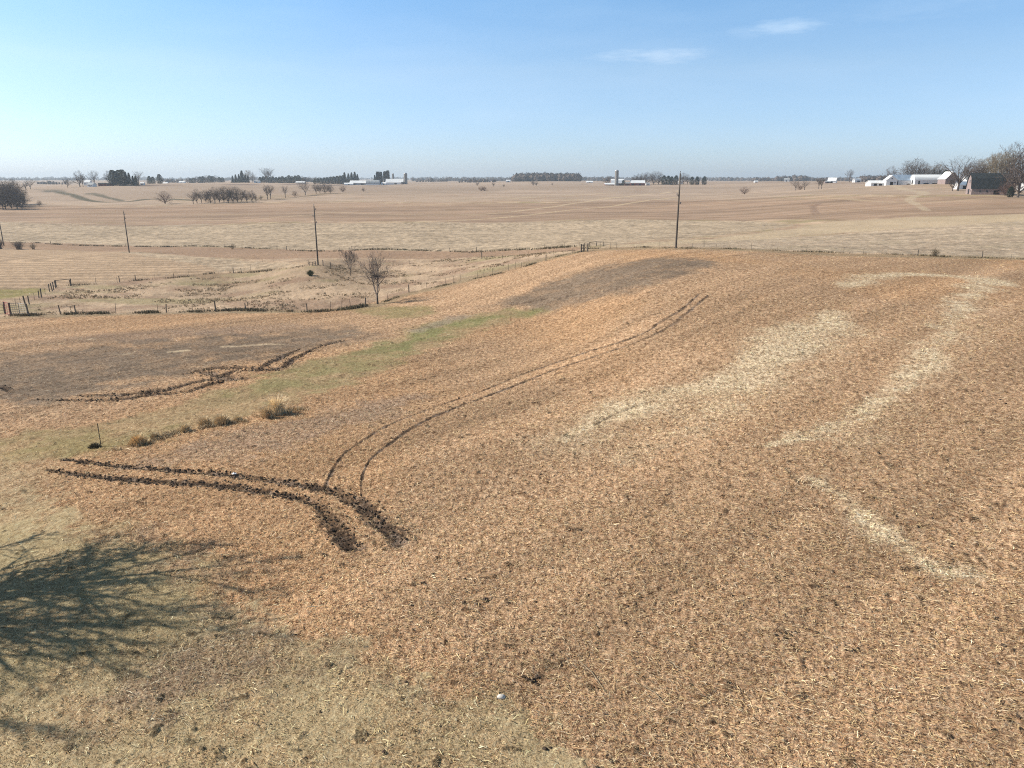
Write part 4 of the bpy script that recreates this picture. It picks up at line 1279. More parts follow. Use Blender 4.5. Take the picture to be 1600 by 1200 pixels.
def braced_corner(label, pts, h, rail_zs, diag=False, r=.11):
    P = [hit(*p) for p in pts]
    x0, y0, z0 = P[0]
    t = empty('fence_brace', (x0, y0, z0), 0, label, 'fence corner')
    tops = []
    for i, p in enumerate(P):
        b = wood_post_mesh(70 + i, h, r).build('wood_post', M['wood'], t)
        b.location = (p[0] - x0, p[1] - y0, p[2] - z0)
        tops.append(Vector((p[0] - x0, p[1] - y0, p[2] - z0)))
    for i in range(len(tops) - 1):
        for z in rail_zs:
            MB().tube([tops[i] + Vector((0, 0, z)), tops[i + 1] + Vector((0, 0, z))], [.06, .055], 7).build('rail', M['wood'], t)
        if diag:
            MB().tube([tops[i] + Vector((0, 0, .1)), tops[i + 1] + Vector((0, 0, h * .9))], [.03, .03], 6).build('brace', M['wood'], t)
    return t


braced_corner('timber rail brace on two stout posts at the corner left of the knoll', [(88, 449), (111, 446.5)], 1.35, (1.25,))
braced_corner('heavy corner assembly of close posts where the pasture and corn field fences meet', [(908, 394), (912, 393), (918, 393)], 1.35, (1.1, .6), True, .13)
braced_corner('low rail brace standing behind the heavy corner assembly', [(921, 385.5), (932, 384), (943, 385)], .85, (.8,), False, .07)
braced_corner('small timber enclosure of short posts left of the middle utility pole', [(484, 415), (488, 415.5), (493, 414.5)], .8, (.7, .35), False, .07)

# red pipe gate, leaning gate post and cattle panels at the left edge
def pipe_gate(label, p0, p1, h, mat, bars, uprights, name, base=.15):
    a = Vector(hit(*p0)); b = Vector(hit(*p1))
    t = empty(name, a, 0, label, 'gate' if 'gate' in name else 'livestock panel')
    v = b - a
    f = MB()
    f.tube([Vector((0, 0, base)), Vector((0, 0, h))], [.028, .028], 7)
    f.tube([v + Vector((0, 0, base)), v + Vector((0, 0, h))], [.028, .028], 7)
    f.tube([Vector((0, 0, h)), v + Vector((0, 0, h))], [.028, .028], 7)
    f.tube([Vector((0, 0, base)), v + Vector((0, 0, base))], [.028, .028], 7)
    f.build('frame', M[mat], t)
    for i in range(bars):
        z = base + (h - base) * (i + 1) / (bars + 1)
        MB().tube([Vector((0, 0, z)), v + Vector((0, 0, z))], [.02, .02], 6).build('rail', M[mat], t)
    for i in range(uprights):
        q = v * ((i + 1) / (uprights + 1))
        MB().tube([q + Vector((0, 0, base)), q + Vector((0, 0, h))], [.018, .018], 6).build('upright', M[mat], t)
    return t


pipe_gate('red pipe gate standing half open between two dark posts at the left edge', (9, 491), (16, 493.5), 1.75, 'red', 6, 1, 'farm_gate')
pipe_gate('grey tubular cattle panel between the red gate and the leaning post', (18, 492), (31, 491), 1.55, 'steel', 4, 3, 'cattle_panel')
pipe_gate('second grey cattle panel, right of the first, ending at the leaning post', (31.5, 491), (43, 492.5), 1.5, 'steel', 4, 2, 'cattle_panel')
for (px, py, h, lab) in ((8.5, 491, 1.75, 'dark gate post on the left of the red gate'), (17.5, 493, 1.75, 'dark gate post on the right of the red gate'), (45.5, 494, 1.7, 'stout leaning corner post at the end of the cattle panels')):
    o = wood_post_mesh(int(px), h, .12).build('gate_post', M['wood']); o.location = hit(px, py)
    if px > 40: o.rotation_euler = (0, -.10, 0)
    tag(o, lab, 'post')
pipe_gate('plain rail panel leaving the picture left of the red gate', (-25, 492), (7, 491), 1.3, 'tpost', 2, 1, 'cattle_panel')

# lone T-post in the foreground
X, Y, Z = hit(158, 697.5)
o = t_post_mesh(1.55).build('steel_post', M['tpost']); o.location = (X, Y, Z)
tag(o, 'lone dark steel post standing beside the green waterway in the foreground', 'post')

# stone and litter
X, Y, Z = hit(783, 1090)
mb = MB(); mb.blob((0, 0, .04), (.14, .10, .08), random.Random(2), 9, 7, .12)
o = mb.build('stone', M['stone'], None, True); o.location = (X, Y, Z); tag(o, 'pale rounded stone on the turf at the bottom edge of the field', 'stone')
X, Y, Z = hit(366, 742)
mb = MB(); mb.blob((0, 0, .05), (.13, .07, .05), random.Random(3), 8, 5, .4)
o = mb.build('plastic_scrap', M['litter']); o.location = (X, Y, Z + .03); tag(o, 'crumpled white scrap lying beside the upper wheel rut', 'litter')
# a few long stalks lying on top of the near residue
for i, (px0, py0, px1, py1, lab) in enumerate(((905, 1036, 946, 1083, 'long grey stalk with a kink, near the bottom centre'), (1005, 1075, 1038, 1101, 'straight pale stalk right of the kinked one'), (1327, 1105, 1348, 1118, 'short thick pale stalk at the bottom right'), (1588, 1065, 1602, 1071, 'white corn husk at the right edge'))):
    a = Vector(hit(px0, py0)) + Vector((0, 0, .08)); b = Vector(hit(px1, py1)) + Vector((0, 0, .05))
    m_ = a.lerp(b, .45) + Vector((.05, .05, .04))
    o = MB().tube([Vector((0, 0, 0)), m_ - a, b - a], [.014, .016, .011], 6).build('corn_stalk', M['stone'] if i > 2 else M['twig_pale'])
    o.location = a; tag(o, lab, 'corn stalk')

# ------------------------------------------------------------------ far trees
far_lib = []


def lib_tree(seed, **kw):
    mt, mc = gen_tree(seed, **kw)
    return mt, mc


def twiggy(mc, H, W, rg, n=500, r=.03, z0=.3):
    """extra fine twigs filling the crown outline of a far tree"""
    for _ in range(n):
        a = rg.uniform(0, 2 * math.pi); u = rg.random() ** .5; z = rg.uniform(z0, 1)
        env = math.sin(math.pi * min(1, (z - z0) / (1 - z0) * .82 + .12)) ** .6
        p = Vector((math.cos(a) * u * W / 2 * env, math.sin(a) * u * W / 2 * env, z * H))
        d = Vector((math.cos(a) * .6, math.sin(a) * .6, .8)) + Vector((rg.gauss(0, .4), rg.gauss(0, .4), rg.gauss(0, .3)))
        d = d.normalized() * rg.uniform(.5, 1.1) * H * .07
        q = p + d
        s = d.cross(Vector((rg.gauss(0, 1), rg.gauss(0, 1), rg.gauss(0, 1)))).normalized() * r
        b = len(mc.v)
        mc.v += [tuple(p - s), tuple(p + s), tuple(q)]
        mc.f.append((b, b + 1, b + 2))


SRC = {}


def far_tree(style, px, dist, H, label, group=None, wide=1.0):
    """styles: round, tall, vase, columnar, spruce; first of each style is built, later ones copied"""
    loc = at(px, dist)
    rg = random.Random(int(px * 7 + dist))
    rz = rg.uniform(0, 6.28)
    if style not in SRC:
        r2 = random.Random(hash(style) % 1000 if False else sum(map(ord, style)))
        t = empty({'spruce': 'spruce_tree', 'cedar': 'cedar_tree', 'columnar': 'columnar_tree'}.get(style, 'bare_tree'), (0, 0, 0), 0, label, 'tree')
        if style in ('spruce', 'cedar', 'columnar'):
            MB().tube([(0, 0, -.05), (0, 0, .5), (0, 0, .9)], [.02, .014, .006], 6).build('trunk', M['bark'], t)
            mb = MB()
            n = 2600
            for _ in range(n):
                if style == 'spruce':
                    z = r2.random() ** 1.25 * .93 + .05; rad = .23 * (1 - z) ** .85 + .012
                    rad *= 1 - .22 * (math.sin(z * 55) * .5 + .5)
                elif style == 'cedar':
                    z = r2.random() * .93 + .04; rad = .30 * math.sin(math.pi * min(1, z * .78 + .2)) ** .75
                else:
                    z = r2.random() * .95 + .03; rad = .105 * math.sin(math.pi * min(1, z * .9 + .08)) ** .35
                a = r2.uniform(0, 6.283); k = r2.random() ** .45
                rad *= 1 + .22 * math.sin(a * 3 + z * 9)
                p = Vector((math.cos(a) * rad * k, math.sin(a) * rad * k, z))
                d = Vector((math.cos(a), math.sin(a), .5 if style == 'columnar' else -.15)).normalized() * r2.uniform(.03, .06)
                s_ = Vector((-math.sin(a), math.cos(a), r2.gauss(0, .5))).normalized() * .026
                q = p + d; b = len(mb.v)
                mb.v += [tuple(p - s_), tuple(p + s_), tuple(q + s_ * .3 + Vector((0, 0, -.008)))]
                mb.f.append((b, b + 1, b + 2))
            mb.build('crown', M['needle'], t)
        else:
            kw = dict(round=dict(trunk=.18, leaders=7, ang=50, kids=(8, 6, 4), spread=1.1, curve=.1, r0=.03),
                      tall=dict(trunk=.25, leaders=5, ang=22, kids=(8, 6, 4), curve=.3, r0=.025),
                      vase=dict(trunk=.2, leaders=6, ang=34, kids=(7, 5, 4), curve=.2, r0=.028),
                      thick=dict(trunk=.1, leaders=8, ang=48, kids=(8, 6, 4), spread=1.15, curve=.1, r0=.03),
                      pale=dict(trunk=.2, leaders=7, ang=40, kids=(8, 6, 4), curve=.15, r0=.025),
                      red=dict(trunk=.08, leaders=8, ang=46, kids=(8, 6, 4), spread=1.1, curve=.1, r0=.03))[style]
            mt, mc = gen_tree(sum(map(ord, style)), H=1.0 * 10, levels=3, min_r=.022, **{k: (v * 10 if k == 'r0' else v) for k, v in kw.items()})
            if style in ('thick', 'red'):
                twiggy(mc, 10, 9, r2, 1300, .032, .1)
            elif style in ('round', 'pale'):
                twiggy(mc, 10, 8, r2, 900, .03, .25)
            else:
                twiggy(mc, 10, 5.5, r2, 320, .025, .35)
            for mb in (mt, mc):
                mb.v = [tuple(c * .1 for c in v) for v in mb.v]
            mt.build('trunk', M['bark'], t)
            mc.build('crown', M[{'pale': 'twig_pale', 'red': 'twig_red'}.get(style, 'twig_far')], t)
        SRC[style] = t
        t.location = loc; t.rotation_euler = (0, 0, rz); t.scale = (H * wide, H * wide, H)
        if group: t['group'] = group
        return t
    return copy_thing(SRC[style], loc, rz, (H * wide, H * wide, H), label, group)


T = far_tree
# far left wood
rg = random.Random(44)
for i in range(16):
    px = [-14, -8, 0, 5, 9, 14, 18, 22, 27, 31, 35, 39, 3, 16, 25, 12][i]
    T('thick' if i % 3 else 'round', px, 480 + rg.uniform(-12, 30) + (i > 11) * 25, rg.uniform(12.5, 16.5) * (1 if px < 30 else .75), 'grey bare tree in the dense wood at the left edge of the picture', 'bare trees of the wood at the left edge', .8)
T('vase', 21, 520, 17, 'taller grey tree rising above the wood at the left edge')
T('vase', 48, 760, 10.5, 'lone bare tree on the crest right of the left-edge wood')
T('round', 40, 770, 7, 'low bare tree beside the lone crest tree at the left')
T('thick', 62, 500, 3.6, 'small reddish bush alone on the slope right of the left-edge wood')
T('round', 106, 830, 10.5, 'bare tree left of the two tall trees by the far left farmstead')
T('round', 125, 845, 16.5, 'tall round bare tree at the left end of the far left farmstead')
T('tall', 130, 835, 12, 'slim bare tree touching the tall round one at the far left farmstead')
T('tall', 148, 850, 16, 'tall narrow bare tree beside the small white house')
T('round', 172, 860, 15, 'bare tree at the left end of the dark evergreen clump')
for i, (px, h) in enumerate(((178, 17.5), (183, 16), (188, 17), (193, 18), (198, 15), (203, 14), (209, 11))):
    T('cedar' if i < 4 else 'spruce', px, 850 + (i % 3) * 9, h, ('leftmost', 'second', 'third', 'fourth', 'fifth', 'sixth', 'seventh')[i] + ' dark evergreen from the left in the clump at the far left farmstead', 'evergreens clumped at the far left farmstead', 1.0)
T('spruce', 213, 848, 10.5, 'lower conical evergreen at the right end of the far left clump', None, 1.3)
T('tall', 217, 860, 15, 'pale bare tree right of the far left evergreen clump')
T('cedar', 234, 1100, 13, 'left one of two evergreens right of the far left farmstead', None, .9)
T('cedar', 240, 1100, 12, 'middle evergreen touching its left neighbour, right of the far left farmstead')
T('cedar', 250, 980, 12.5, 'dark square evergreen standing alone right of the far left farmstead')
# cluster in the draw
xs = [(256, 8.5, 'red'), (264, 6, 'red')]
T('red', 258, 510, 8.2, 'round reddish bare tree left of the long draw thicket', None, 1.15)
for i, (px, h, s_) in enumerate(((302, 8, 'vase'), (308, 9, 'round'), (315, 7.5, 'vase'), (322, 8, 'thick'), (329, 9, 'thick'), (336, 10, 'round'), (343, 9.6, 'thick'), (350, 10, 'thick'), (357, 10.5, 'thick'), (364, 10.3, 'thick'), (371, 10, 'thick'), (378, 8.5, 'thick'), (386, 8, 'round'), (394, 7.6, 'round'), (400, 5, 'round'))):
    T(s_, px, 505 + (i % 4) * 6, h, 'grey bare tree in the long thicket along the draw', 'bare trees of the thicket along the draw', .95)
T('tall', 418, 540, 9.6, 'left one of a close pair of slim bare trees right of the thicket')
T('tall', 423, 543, 9.4, 'right one of a close pair of slim bare trees right of the thicket')
T('tall', 446, 560, 8, 'small slim bare tree alone between the pair and the next group')
T('round', 408, 530, 3.5, 'tiny dark shrub left of the close pair of slim trees')
T('red', 461, 570, 4.5, 'small reddish shrub left of the forked bare tree')
T('vase', 477, 585, 10.5, 'forked bare tree left of the middle utility pole top')
T('round', 494, 600, 8, 'low grey bare tree behind the middle utility pole top')
T('round', 500, 610, 7, 'second low grey bare tree right of the middle utility pole top')
T('thick', 508, 605, 8, 'darker bare tree in the row right of the middle utility pole')
T('thick', 516, 610, 7, 'last dark bare tree of the row right of the middle utility pole')
T('red', 536, 640, 5.5, 'low reddish scrub at the foot of the dark grassy slope')
T('round', 568, 660, 3.8, 'tiny bare shrub on the tan slope below the white barns')
# tree line left of centre
for i, px in enumerate(range(293, 350, 5)):
    T('cedar' if i % 3 else 'round', px, 1400 + (i % 3) * 20, 8.5 + 4.5 * math.sin((px - 288) / 20) ** 2 + (2 if px > 325 else 0), 'dark tree in the long low shelter belt left of centre', 'trees of the long low shelter belt', 1.3)
for i, (px, h) in enumerate(((364, 12), (369, 14), (374, 14.5), (384, 14), (388, 12))):
    T('spruce', px, 1250 + i * 5, h, 'dark spruce beside the tallest one in the clump left of centre', 'spruces around the tallest one left of centre', 1.1)
T('spruce', 379, 1250, 20, 'tallest dark pointed spruce left of centre', None, 1.2)
T('pale', 388, 1290, 20, 'pale bare tree directly right of the tallest spruce')
T('round', 395, 1350, 15, 'hazy bare tree right of the pale one behind the tallest spruce')
for i, px in enumerate(range(407, 470, 5)):
    T('cedar', px, 1300 + (i % 3) * 16, 10 + (2.2 if px > 450 else 0) + (i * 37 % 5) * .5, 'dark evergreen in the belt behind the twin tall bare trees', 'evergreens of the belt behind the twin bare trees', 1.2)
T('tall', 416, 1290, 24, 'left one of the twin tall bare trees above the evergreen belt')
T('tall', 422, 1290, 23.5, 'right one of the twin tall bare trees above the evergreen belt')
T('round', 472, 1330, 12, 'low bare tree at the right end of the evergreen belt')
T('round', 476, 1340, 10, 'small grey tree right of the long white shed')
for i, px in enumerate(range(492, 542, 5)):
    T('cedar', px, 1330 + (i % 2) * 12, 8.5 + i * .85, 'dark evergreen in the row rising towards the white barns', 'evergreens in the row rising towards the white barns', 1.15)
for i, (px, h) in enumerate(((539, 20), (545, 18), (550, 20), (555, 21), (559, 17))):
    T('spruce', px, 1400 + (i % 2) * 20, h, 'tall spruce in the block behind the first white barn', 'tall spruces behind the first white barn', 1.1)
T('spruce', 586, 1400, 16, 'pale green cone-shaped tree left of the columnar trees')
T('columnar', 591, 1335, 22.5, 'first dark columnar tree from the left between the white barns', None, 1.3)
T('columnar', 595.5, 1335, 22, 'second dark columnar tree from the left between the white barns', None, 1.3)
T('columnar', 602, 1400, 22, 'third dark columnar tree, partly behind the big white barn', None, 1.3)
T('columnar', 606.5, 1400, 23.5, 'fourth and tallest columnar tree, behind the big white barn', None, 1.3)
# scattered shrubs in the centre
for (px, d, h, s_, lab) in ((746, 1050, 6, 'round', 'small grey tree on the far crest above the brown scrub'), (752, 720, 4.6, 'red', 'wide reddish scrub on the tan slope at centre'),
                            (757, 720, 4.2, 'red', 'right-hand reddish scrub touching the wide one'), (771, 900, 5, 'round', 'small dark shrub on the crest right of the reddish scrub'),
                            (787, 850, 3.5, 'round', 'second small dark shrub along the crest line'), (833, 880, 6.5, 'round', 'dark bushy tree in front of the big distant wood'),
                            (838, 875, 5, 'round', 'smaller companion right of the dark bushy tree'), (863, 900, 3, 'round', 'tiny shrub on the crest right of the bushy pair'),
                            (1163, 560, 5.5, 'red', 'thin reddish bush on the tan field right of the tallest pole'), (1243, 580, 8, 'vase', 'left one of two bare trees standing together in the tan field'),
                            (1257, 580, 7.2, 'vase', 'right one of two bare trees standing together in the tan field'), (1250, 582, 4, 'red', 'low brush between the two bare trees in the tan field'),
                            (1279, 600, 8.5, 'tall', 'left slim tree of a leaning pair in the tan field'), (1283.5, 600, 8.8, 'tall', 'right slim tree of a leaning pair in the tan field')):
    T(s_, px, d, h, lab, None, 1.3 if s_ == 'red' else 1.0)
# centre farm trees
T('thick', 950, 1080, 12.5, 'bare tree behind the left end of the silo farm', None, 1.2)
T('thick', 956, 1085, 10, 'low bare tree between the left-end tree and the silo')
T('cedar', 974, 1030, 8, 'small dark evergreen right of the silo')
for i, (px, h) in enumerate(((992, 13), (998, 14.5), (1004, 15))):
    T('round', px, 1090, h, 'grey bare tree behind the red barns', 'bare trees behind the red barns', 1.1)
T('thick', 1010, 1080, 16.5, 'tall dense bare tree between the red barns and the brown oak')
T('thick', 1021, 1070, 17.5, 'left half of the broad brown crown at the silo farm', None, 1.0)
T('thick', 1029, 1070, 17, 'right half of the broad brown crown at the silo farm', None, 1.0)
T('cedar', 1037, 1060, 13, 'dark evergreen next to the broad brown crown')
T('cedar', 1044, 1055, 12.5, 'round evergreen, second from the broad brown crown')
T('cedar', 1049, 1050, 11.5, 'round evergreen at the right end of the trio by the brown crown')
T('cedar', 1056, 1060, 12.8, 'dark evergreen immediately left of the tallest utility pole top')
T('round', 1068, 1070, 15, 'spreading bare tree right of the tallest utility pole top')
T('round', 1074, 1065, 13, 'second spreading bare tree right of the tallest utility pole')
T('cedar', 1081, 1040, 11, 'left evergreen of the pair right of the bare trees')
T('cedar', 1089, 1040, 11.5, 'right evergreen of the pair right of the bare trees')
T('cedar', 1100, 1040, 11.5, 'single dark evergreen farthest right of the silo farm')
T('tall', 1327, 900, 13.5, 'bare tree left of the small domed white shed')
# right farm trees
T('round', 1390, 640, 14, 'pale bare tree behind the white gabled barn')
T('thick', 1417, 620, 18, 'left one of two large dark bare trees behind the blue-roofed barn', None, 1.0)
T('thick', 1430, 625, 19.5, 'right one of two large dark bare trees behind the blue-roofed barn', None, 1.0)
for i, (px, h) in enumerate(((1443, 15), (1450, 14), (1458, 14.5), (1466, 15), (1472, 13))):
    T('pale' if i % 2 else 'round', px, 640, h, ('first', 'second', 'third', 'fourth', 'fifth')[i] + ' bare tree from the left in the row behind the long white barn', 'bare trees in the row behind the long white barn', .9)
T('cedar', 1476, 560, 10, 'dark evergreen between the bare row and the steep white roof')
T('vase', 1496, 430, 19, 'tall bare wind-shaped tree in front of the low blue-white shed', None, 1.0)
T('round', 1488, 428, 8, 'low bare scrub left of the wind-shaped tree trunk')
for i, (px, h) in enumerate(((1508, 14), (1516, 14.5), (1524, 16), (1532, 17), (1540, 18))):
    T('thick' if i < 3 else 'pale', px, 500 + (i % 2) * 12, h, ('lowest, leftmost', 'second-lowest', 'middle', 'second-highest', 'highest, rightmost')[i] + ' brown bare tree in the slope of trees behind the dark barn', 'brown bare trees behind the dark barn', .9)
for i, (px, h) in enumerate(((1549, 20), (1556, 21), (1563, 20), (1571, 22))):
    T('pale', px, 490 + (i % 2) * 12, h, ('leftmost', 'second', 'third', 'rightmost')[i] + ' pale tan tall tree behind the ridge of the dark barn', 'pale tall trees behind the dark barn', .7)
T('tall', 1575, 500, 26, 'tallest thin tree in the right-hand grove, rising clear of the rest')
T('thick', 1590, 352, 20.5, 'large dark bare tree right of the dark barn, nearest the right edge', None, .8)
T('thick', 1603, 356, 21.5, 'large bare tree cut by the right edge of the picture', None, .8)
T('red', 1582, 365, 13, 'reddish bare tree touching the right end of the dark barn', None, .7)
T('red', 1570, 362, 6, 'tangled brush at the right gable of the dark barn', None, 1.2)
T('cedar', 1578, 348, 5, 'low dark evergreen shrub under the large dark tree')


# ------------------------------------------------------------------ far woods and horizon tree line (masses)
def tree_mass(name, label, segs, seed, mat='twig_far'):
    rg = random.Random(seed)
    mb = MB()
    for (px0, px1, dist, h0, h1, step, depth) in segs:
        px = px0
        while px < px1:
            d = dist + rg.uniform(0, depth)
            X, Y, Z = at(px, d)
            h = rg.uniform(h0, h1)
            w = h * rg.uniform(.45, .75)
            # crown as many small ragged leaf-sized faces around a rough core
            mb.blob((X, Y, Z + h * .45), (w * .8, w * .8, h * .46), rg, 7, 5, .28)
            for _ in range(26):
                a = rg.uniform(0, 6.28); zz = rg.uniform(.25, 1.05)
                rr = w * math.sin(math.pi * min(.97, zz * .8 + .1)) * rg.uniform(.8, 1.15)
                p = Vector((X + math.cos(a) * rr, Y + math.sin(a) * rr, Z + h * zz))
                s_ = h * .045
                b = len(mb.v)
                mb.v += [(p.x - s_, p.y, p.z - s_), (p.x + s_, p.y, p.z - s_ * .5), (p.x + rg.gauss(0, s_), p.y + rg.gauss(0, s_), p.z + s_ * 2.4)]
                mb.f.append((b, b + 1, b + 2))
            px += step * rg.uniform(.6, 1.4)
    o = mb.build(name, M[mat])
    tag(o, label, 'woods', kind='stuff')


tree_mass('distant_wood', 'dense bare wood on the horizon left of the silo', [(806, 906, 1800, 15, 19, 1.6, 60), (828, 890, 1830, 17.5, 20.5, 1.6, 60), (802, 812, 1790, 9, 13, 2, 20)], 5, 'twig_far')
tree_mass('horizon_woods', 'hazy blue line of woods along the horizon', [
    (-160, 120, 3600, 8, 15, 2.6, 500), (120, 330, 3700, 7, 13, 3.2, 500), (330, 540, 3300, 8, 15, 3.0, 500), (645, 700, 3000, 9, 15, 3.0, 400), (700, 810, 2700, 9, 16, 2.8, 400), (780, 1000, 3600, 10, 18, 2.6, 500),
    (900, 960, 2900, 12, 18, 2.4, 300), (1090, 1360, 3100, 9, 17, 2.6, 400), (1300, 1760, 2700, 9, 15, 2.8, 400), (-160, 800, 5600, 12, 24, 3.0, 500), (800, 1760, 5600, 12, 22, 3.0, 500)], 6)
tree_mass('far_woods', 'nearer dark patches of woodland just below the right horizon', [
    (1175, 1330, 2300, 9, 14, 2.4, 200), (1215, 1262, 2150, 14, 20, 2.4, 100), (1345, 1385, 1500, 9, 13, 2.2, 60), (652, 700, 2000, 6, 11, 3.4, 200), (718, 775, 1750, 5, 9, 4.2, 100), (255, 285, 1900, 6, 10, 3.6, 100), (470, 498, 1900, 7, 12, 3.0, 80), (60, 105, 1500, 4, 7, 4, 80)], 7)

# ------------------------------------------------------------------ buildings
def gable(W, e, r):
    return [(-W / 2, 0), (W / 2, 0), (W / 2, e), (0, r), (-W / 2, e)]


def building(name, label, cat, px, dist, yaw, Ln, W, e, r, wall, roof, shape='gable', doors=(), wins=(), group=None, dz=0):
    """ridge along local x; doors/windows: (side, position along, z, width, height), side in f,b (long walls), l,r (gables)"""
    X, Y, Z = at(px, dist)
    t = empty(name, (X, Y, Z + dz), R(yaw), label, cat, group)
    if shape == 'gable':
        top = [(W / 2, e), (0, r), (-W / 2, e)]
    elif shape == 'gambrel':
        top = [(W / 2, e), (W * .30, e + (r - e) * .68), (0, r), (-W * .30, e + (r - e) * .68), (-W / 2, e)]
    else:
        top = [(W / 2 * math.cos(a), e + (r - e) * math.sin(a)) for a in np.linspace(0, math.pi, 11)]
    MB().prism([(-W / 2, -.6), (W / 2, -.6)] + top, -Ln / 2, Ln / 2).build('wall', M[wall], t)
    # roof shell, sits 3 cm proud with eaves and verge overhang
    ov = .4; th = .14
    outer = []; inner = []
    n = len(top)
    for i, (y, z) in enumerate(top):
        a = top[max(i - 1, 0)]; b = top[min(i + 1, n - 1)]
        ty, tz = b[0] - a[0], b[1] - a[1]
        l_ = math.hypot(ty, tz); ny, nz = tz / l_, -ty / l_
        if nz < 0: ny, nz = -ny, -nz
        yy, zz = y, z
        if i in (0, n - 1) and shape != 'arch':
            o_ = top[1] if i == 0 else top[n - 2]
            dy, dz_ = y - o_[0], z - o_[1]; q = math.hypot(dy, dz_)
            yy += dy / q * ov; zz += dz_ / q * ov
        inner.append((yy + ny * .03, zz + nz * .03)); outer.append((yy + ny * (.03 + th), zz + nz * (.03 + th)))
    MB().prism(outer + inner[::-1], -Ln / 2 - ov, Ln / 2 + ov).build('roof', M[roof], t)
    for kind, lst in (('door', doors), ('window', wins)):
        for (sd, p, z, w, h) in lst:
            m = MB()
            if sd in 'fb':
                yy = (-W / 2 - .03) if sd == 'f' else (W / 2 + .03)
                m.box((p, yy, z + h / 2), (w, .06, h))
            else:
                xx = (-Ln / 2 - .03) if sd == 'l' else (Ln / 2 + .03)
                m.box((xx, p, z + h / 2), (.06, w, h))
            m.build(kind, M['darkgap'] if kind == 'door' else M['glass'], t)
    return t


def silo(px, dist, dia, h, label, dome=True, mat='silo'):
    X, Y, Z = at(px, dist)
    t = empty('silo', (X, Y, Z), 0, label, 'silo')
    MB().tube([(0, 0, -.5), (0, 0, h)], [dia / 2, dia / 2], 20).build('wall', M[mat], t, False)
    if dome:
        pr = [(a, dia / 2 * 1.02 * math.cos(a), h + dia / 2 * .62 * math.sin(a)) for a in np.linspace(0, math.pi / 2 * .97, 6)]
        MB().tube([(0, 0, z) for _, _, z in pr], [rr for _, rr, _ in pr], 20).build('dome', M['dome'], t, True)
    c = MB(); c.box((0, -dia / 2 - .35, h / 2), (.9, .7, h - .6)); c.build('chute', M[mat], t)
    for k in range(4):
        q = h * (k + 1) / 5
        MB().tube([(0, 0, q - .06), (0, 0, q + .06)], [dia / 2 + .03, dia / 2 + .03], 20).build('hoop', M['steel'], t)
    return t


B = building
# right farm
B('farm_building', 'long low white shed at the left end of the right-hand farm', 'barn', 1371, 585, 4, 15, 8, 2.2, 3.9, 'white', 'whiteroof', doors=[('f', -4, 0, 2.4, 1.7), ('f', 0, 0, 2.6, 1.6), ('f', 4, 0, 2.2, 1.6)])
B('farm_building', 'white gabled barn with its end to the camera, left of the blue roof', 'barn', 1390, 578, 78, 9, 7.6, 3.8, 7.2, 'white', 'whiteroof', doors=[('l', 0, 0, 2.2, 2.6)], wins=[('l', 0, 4.6, .9, .9), ('l', -2.3, 1.6, .8, .9)])
B('farm_building', 'white barn with a blue-grey roof in the right-hand farm', 'barn', 1412, 582, -3, 18, 10, 3.4, 7.4, 'white', 'blueroof', doors=[('f', -7.4, 0, 1.6, 2.6), ('f', 5.5, 0, 3.6, 1.8), ('f', 1.0, 0, 2.0, .9)])
B('farm_building', 'long white barn with a rounded white roof, centre of the right-hand farm', 'barn', 1447, 572, -8, 20, 10, 3.0, 6.9, 'white', 'whiteroof', 'arch', doors=[('l', 0, 0, 2.6, 3.0), ('f', -7, 0, 1.1, 2.6), ('f', -2, 0, 3.5, .9), ('f', 4, 0, 3.5, .9)])
B('farm_building', 'barn with a steep bright white roof and shaded gable end, left of the wind-shaped tree', 'barn', 1481, 545, -93, 11, 9.5, 3.4, 8.4, 'oldwall', 'whiteroof', doors=[('r', 0, 0, 3.0, 3.0)], wins=[('r', 0, 5.0, 1.2, 1.2)])
B('farm_building', 'low shed with pale blue-white walls between the wind-shaped tree and the dark barn', 'shed', 1507, 470, 0, 11, 6, 2.6, 4.4, 'white', 'blueroof', doors=[('f', -2, 0, 2.0, 2.0)])
B('farm_building', 'taller pale shed behind the low blue-white one', 'shed', 1514, 500, 0, 8, 7, 4.0, 6.4, 'white', 'greyroof', wins=[('f', 0, 2.2, .9, .9)])
B('old_barn', 'large dark-roofed barn with a gambrel roof and a pale weathered end wall', 'barn', 1544, 376, -19, 17.5, 11.5, 2.9, 9.9, 'oldwall', 'darkroof', 'gambrel', doors=[('l', 0, 0, 2.6, 2.4), ('f', 2, 0, 2.4, 2.0)], wins=[('l', 0, 5.4, 1.4, 1.4), ('l', -3.2, 1.2, .8, .9), ('l', 3.2, 1.2, .8, .9), ('f', -5, 1.1, .8, .7), ('f', -2, 1.1, .8, .7), ('f', 6, 1.1, .8, .7)])
B('farm_building', 'white shed mostly hidden at the right edge of the picture', 'shed', 1606, 420, 0, 9, 6, 3.0, 5.0, 'white', 'whiteroof', doors=[('f', 0, 0, 2, 2)])
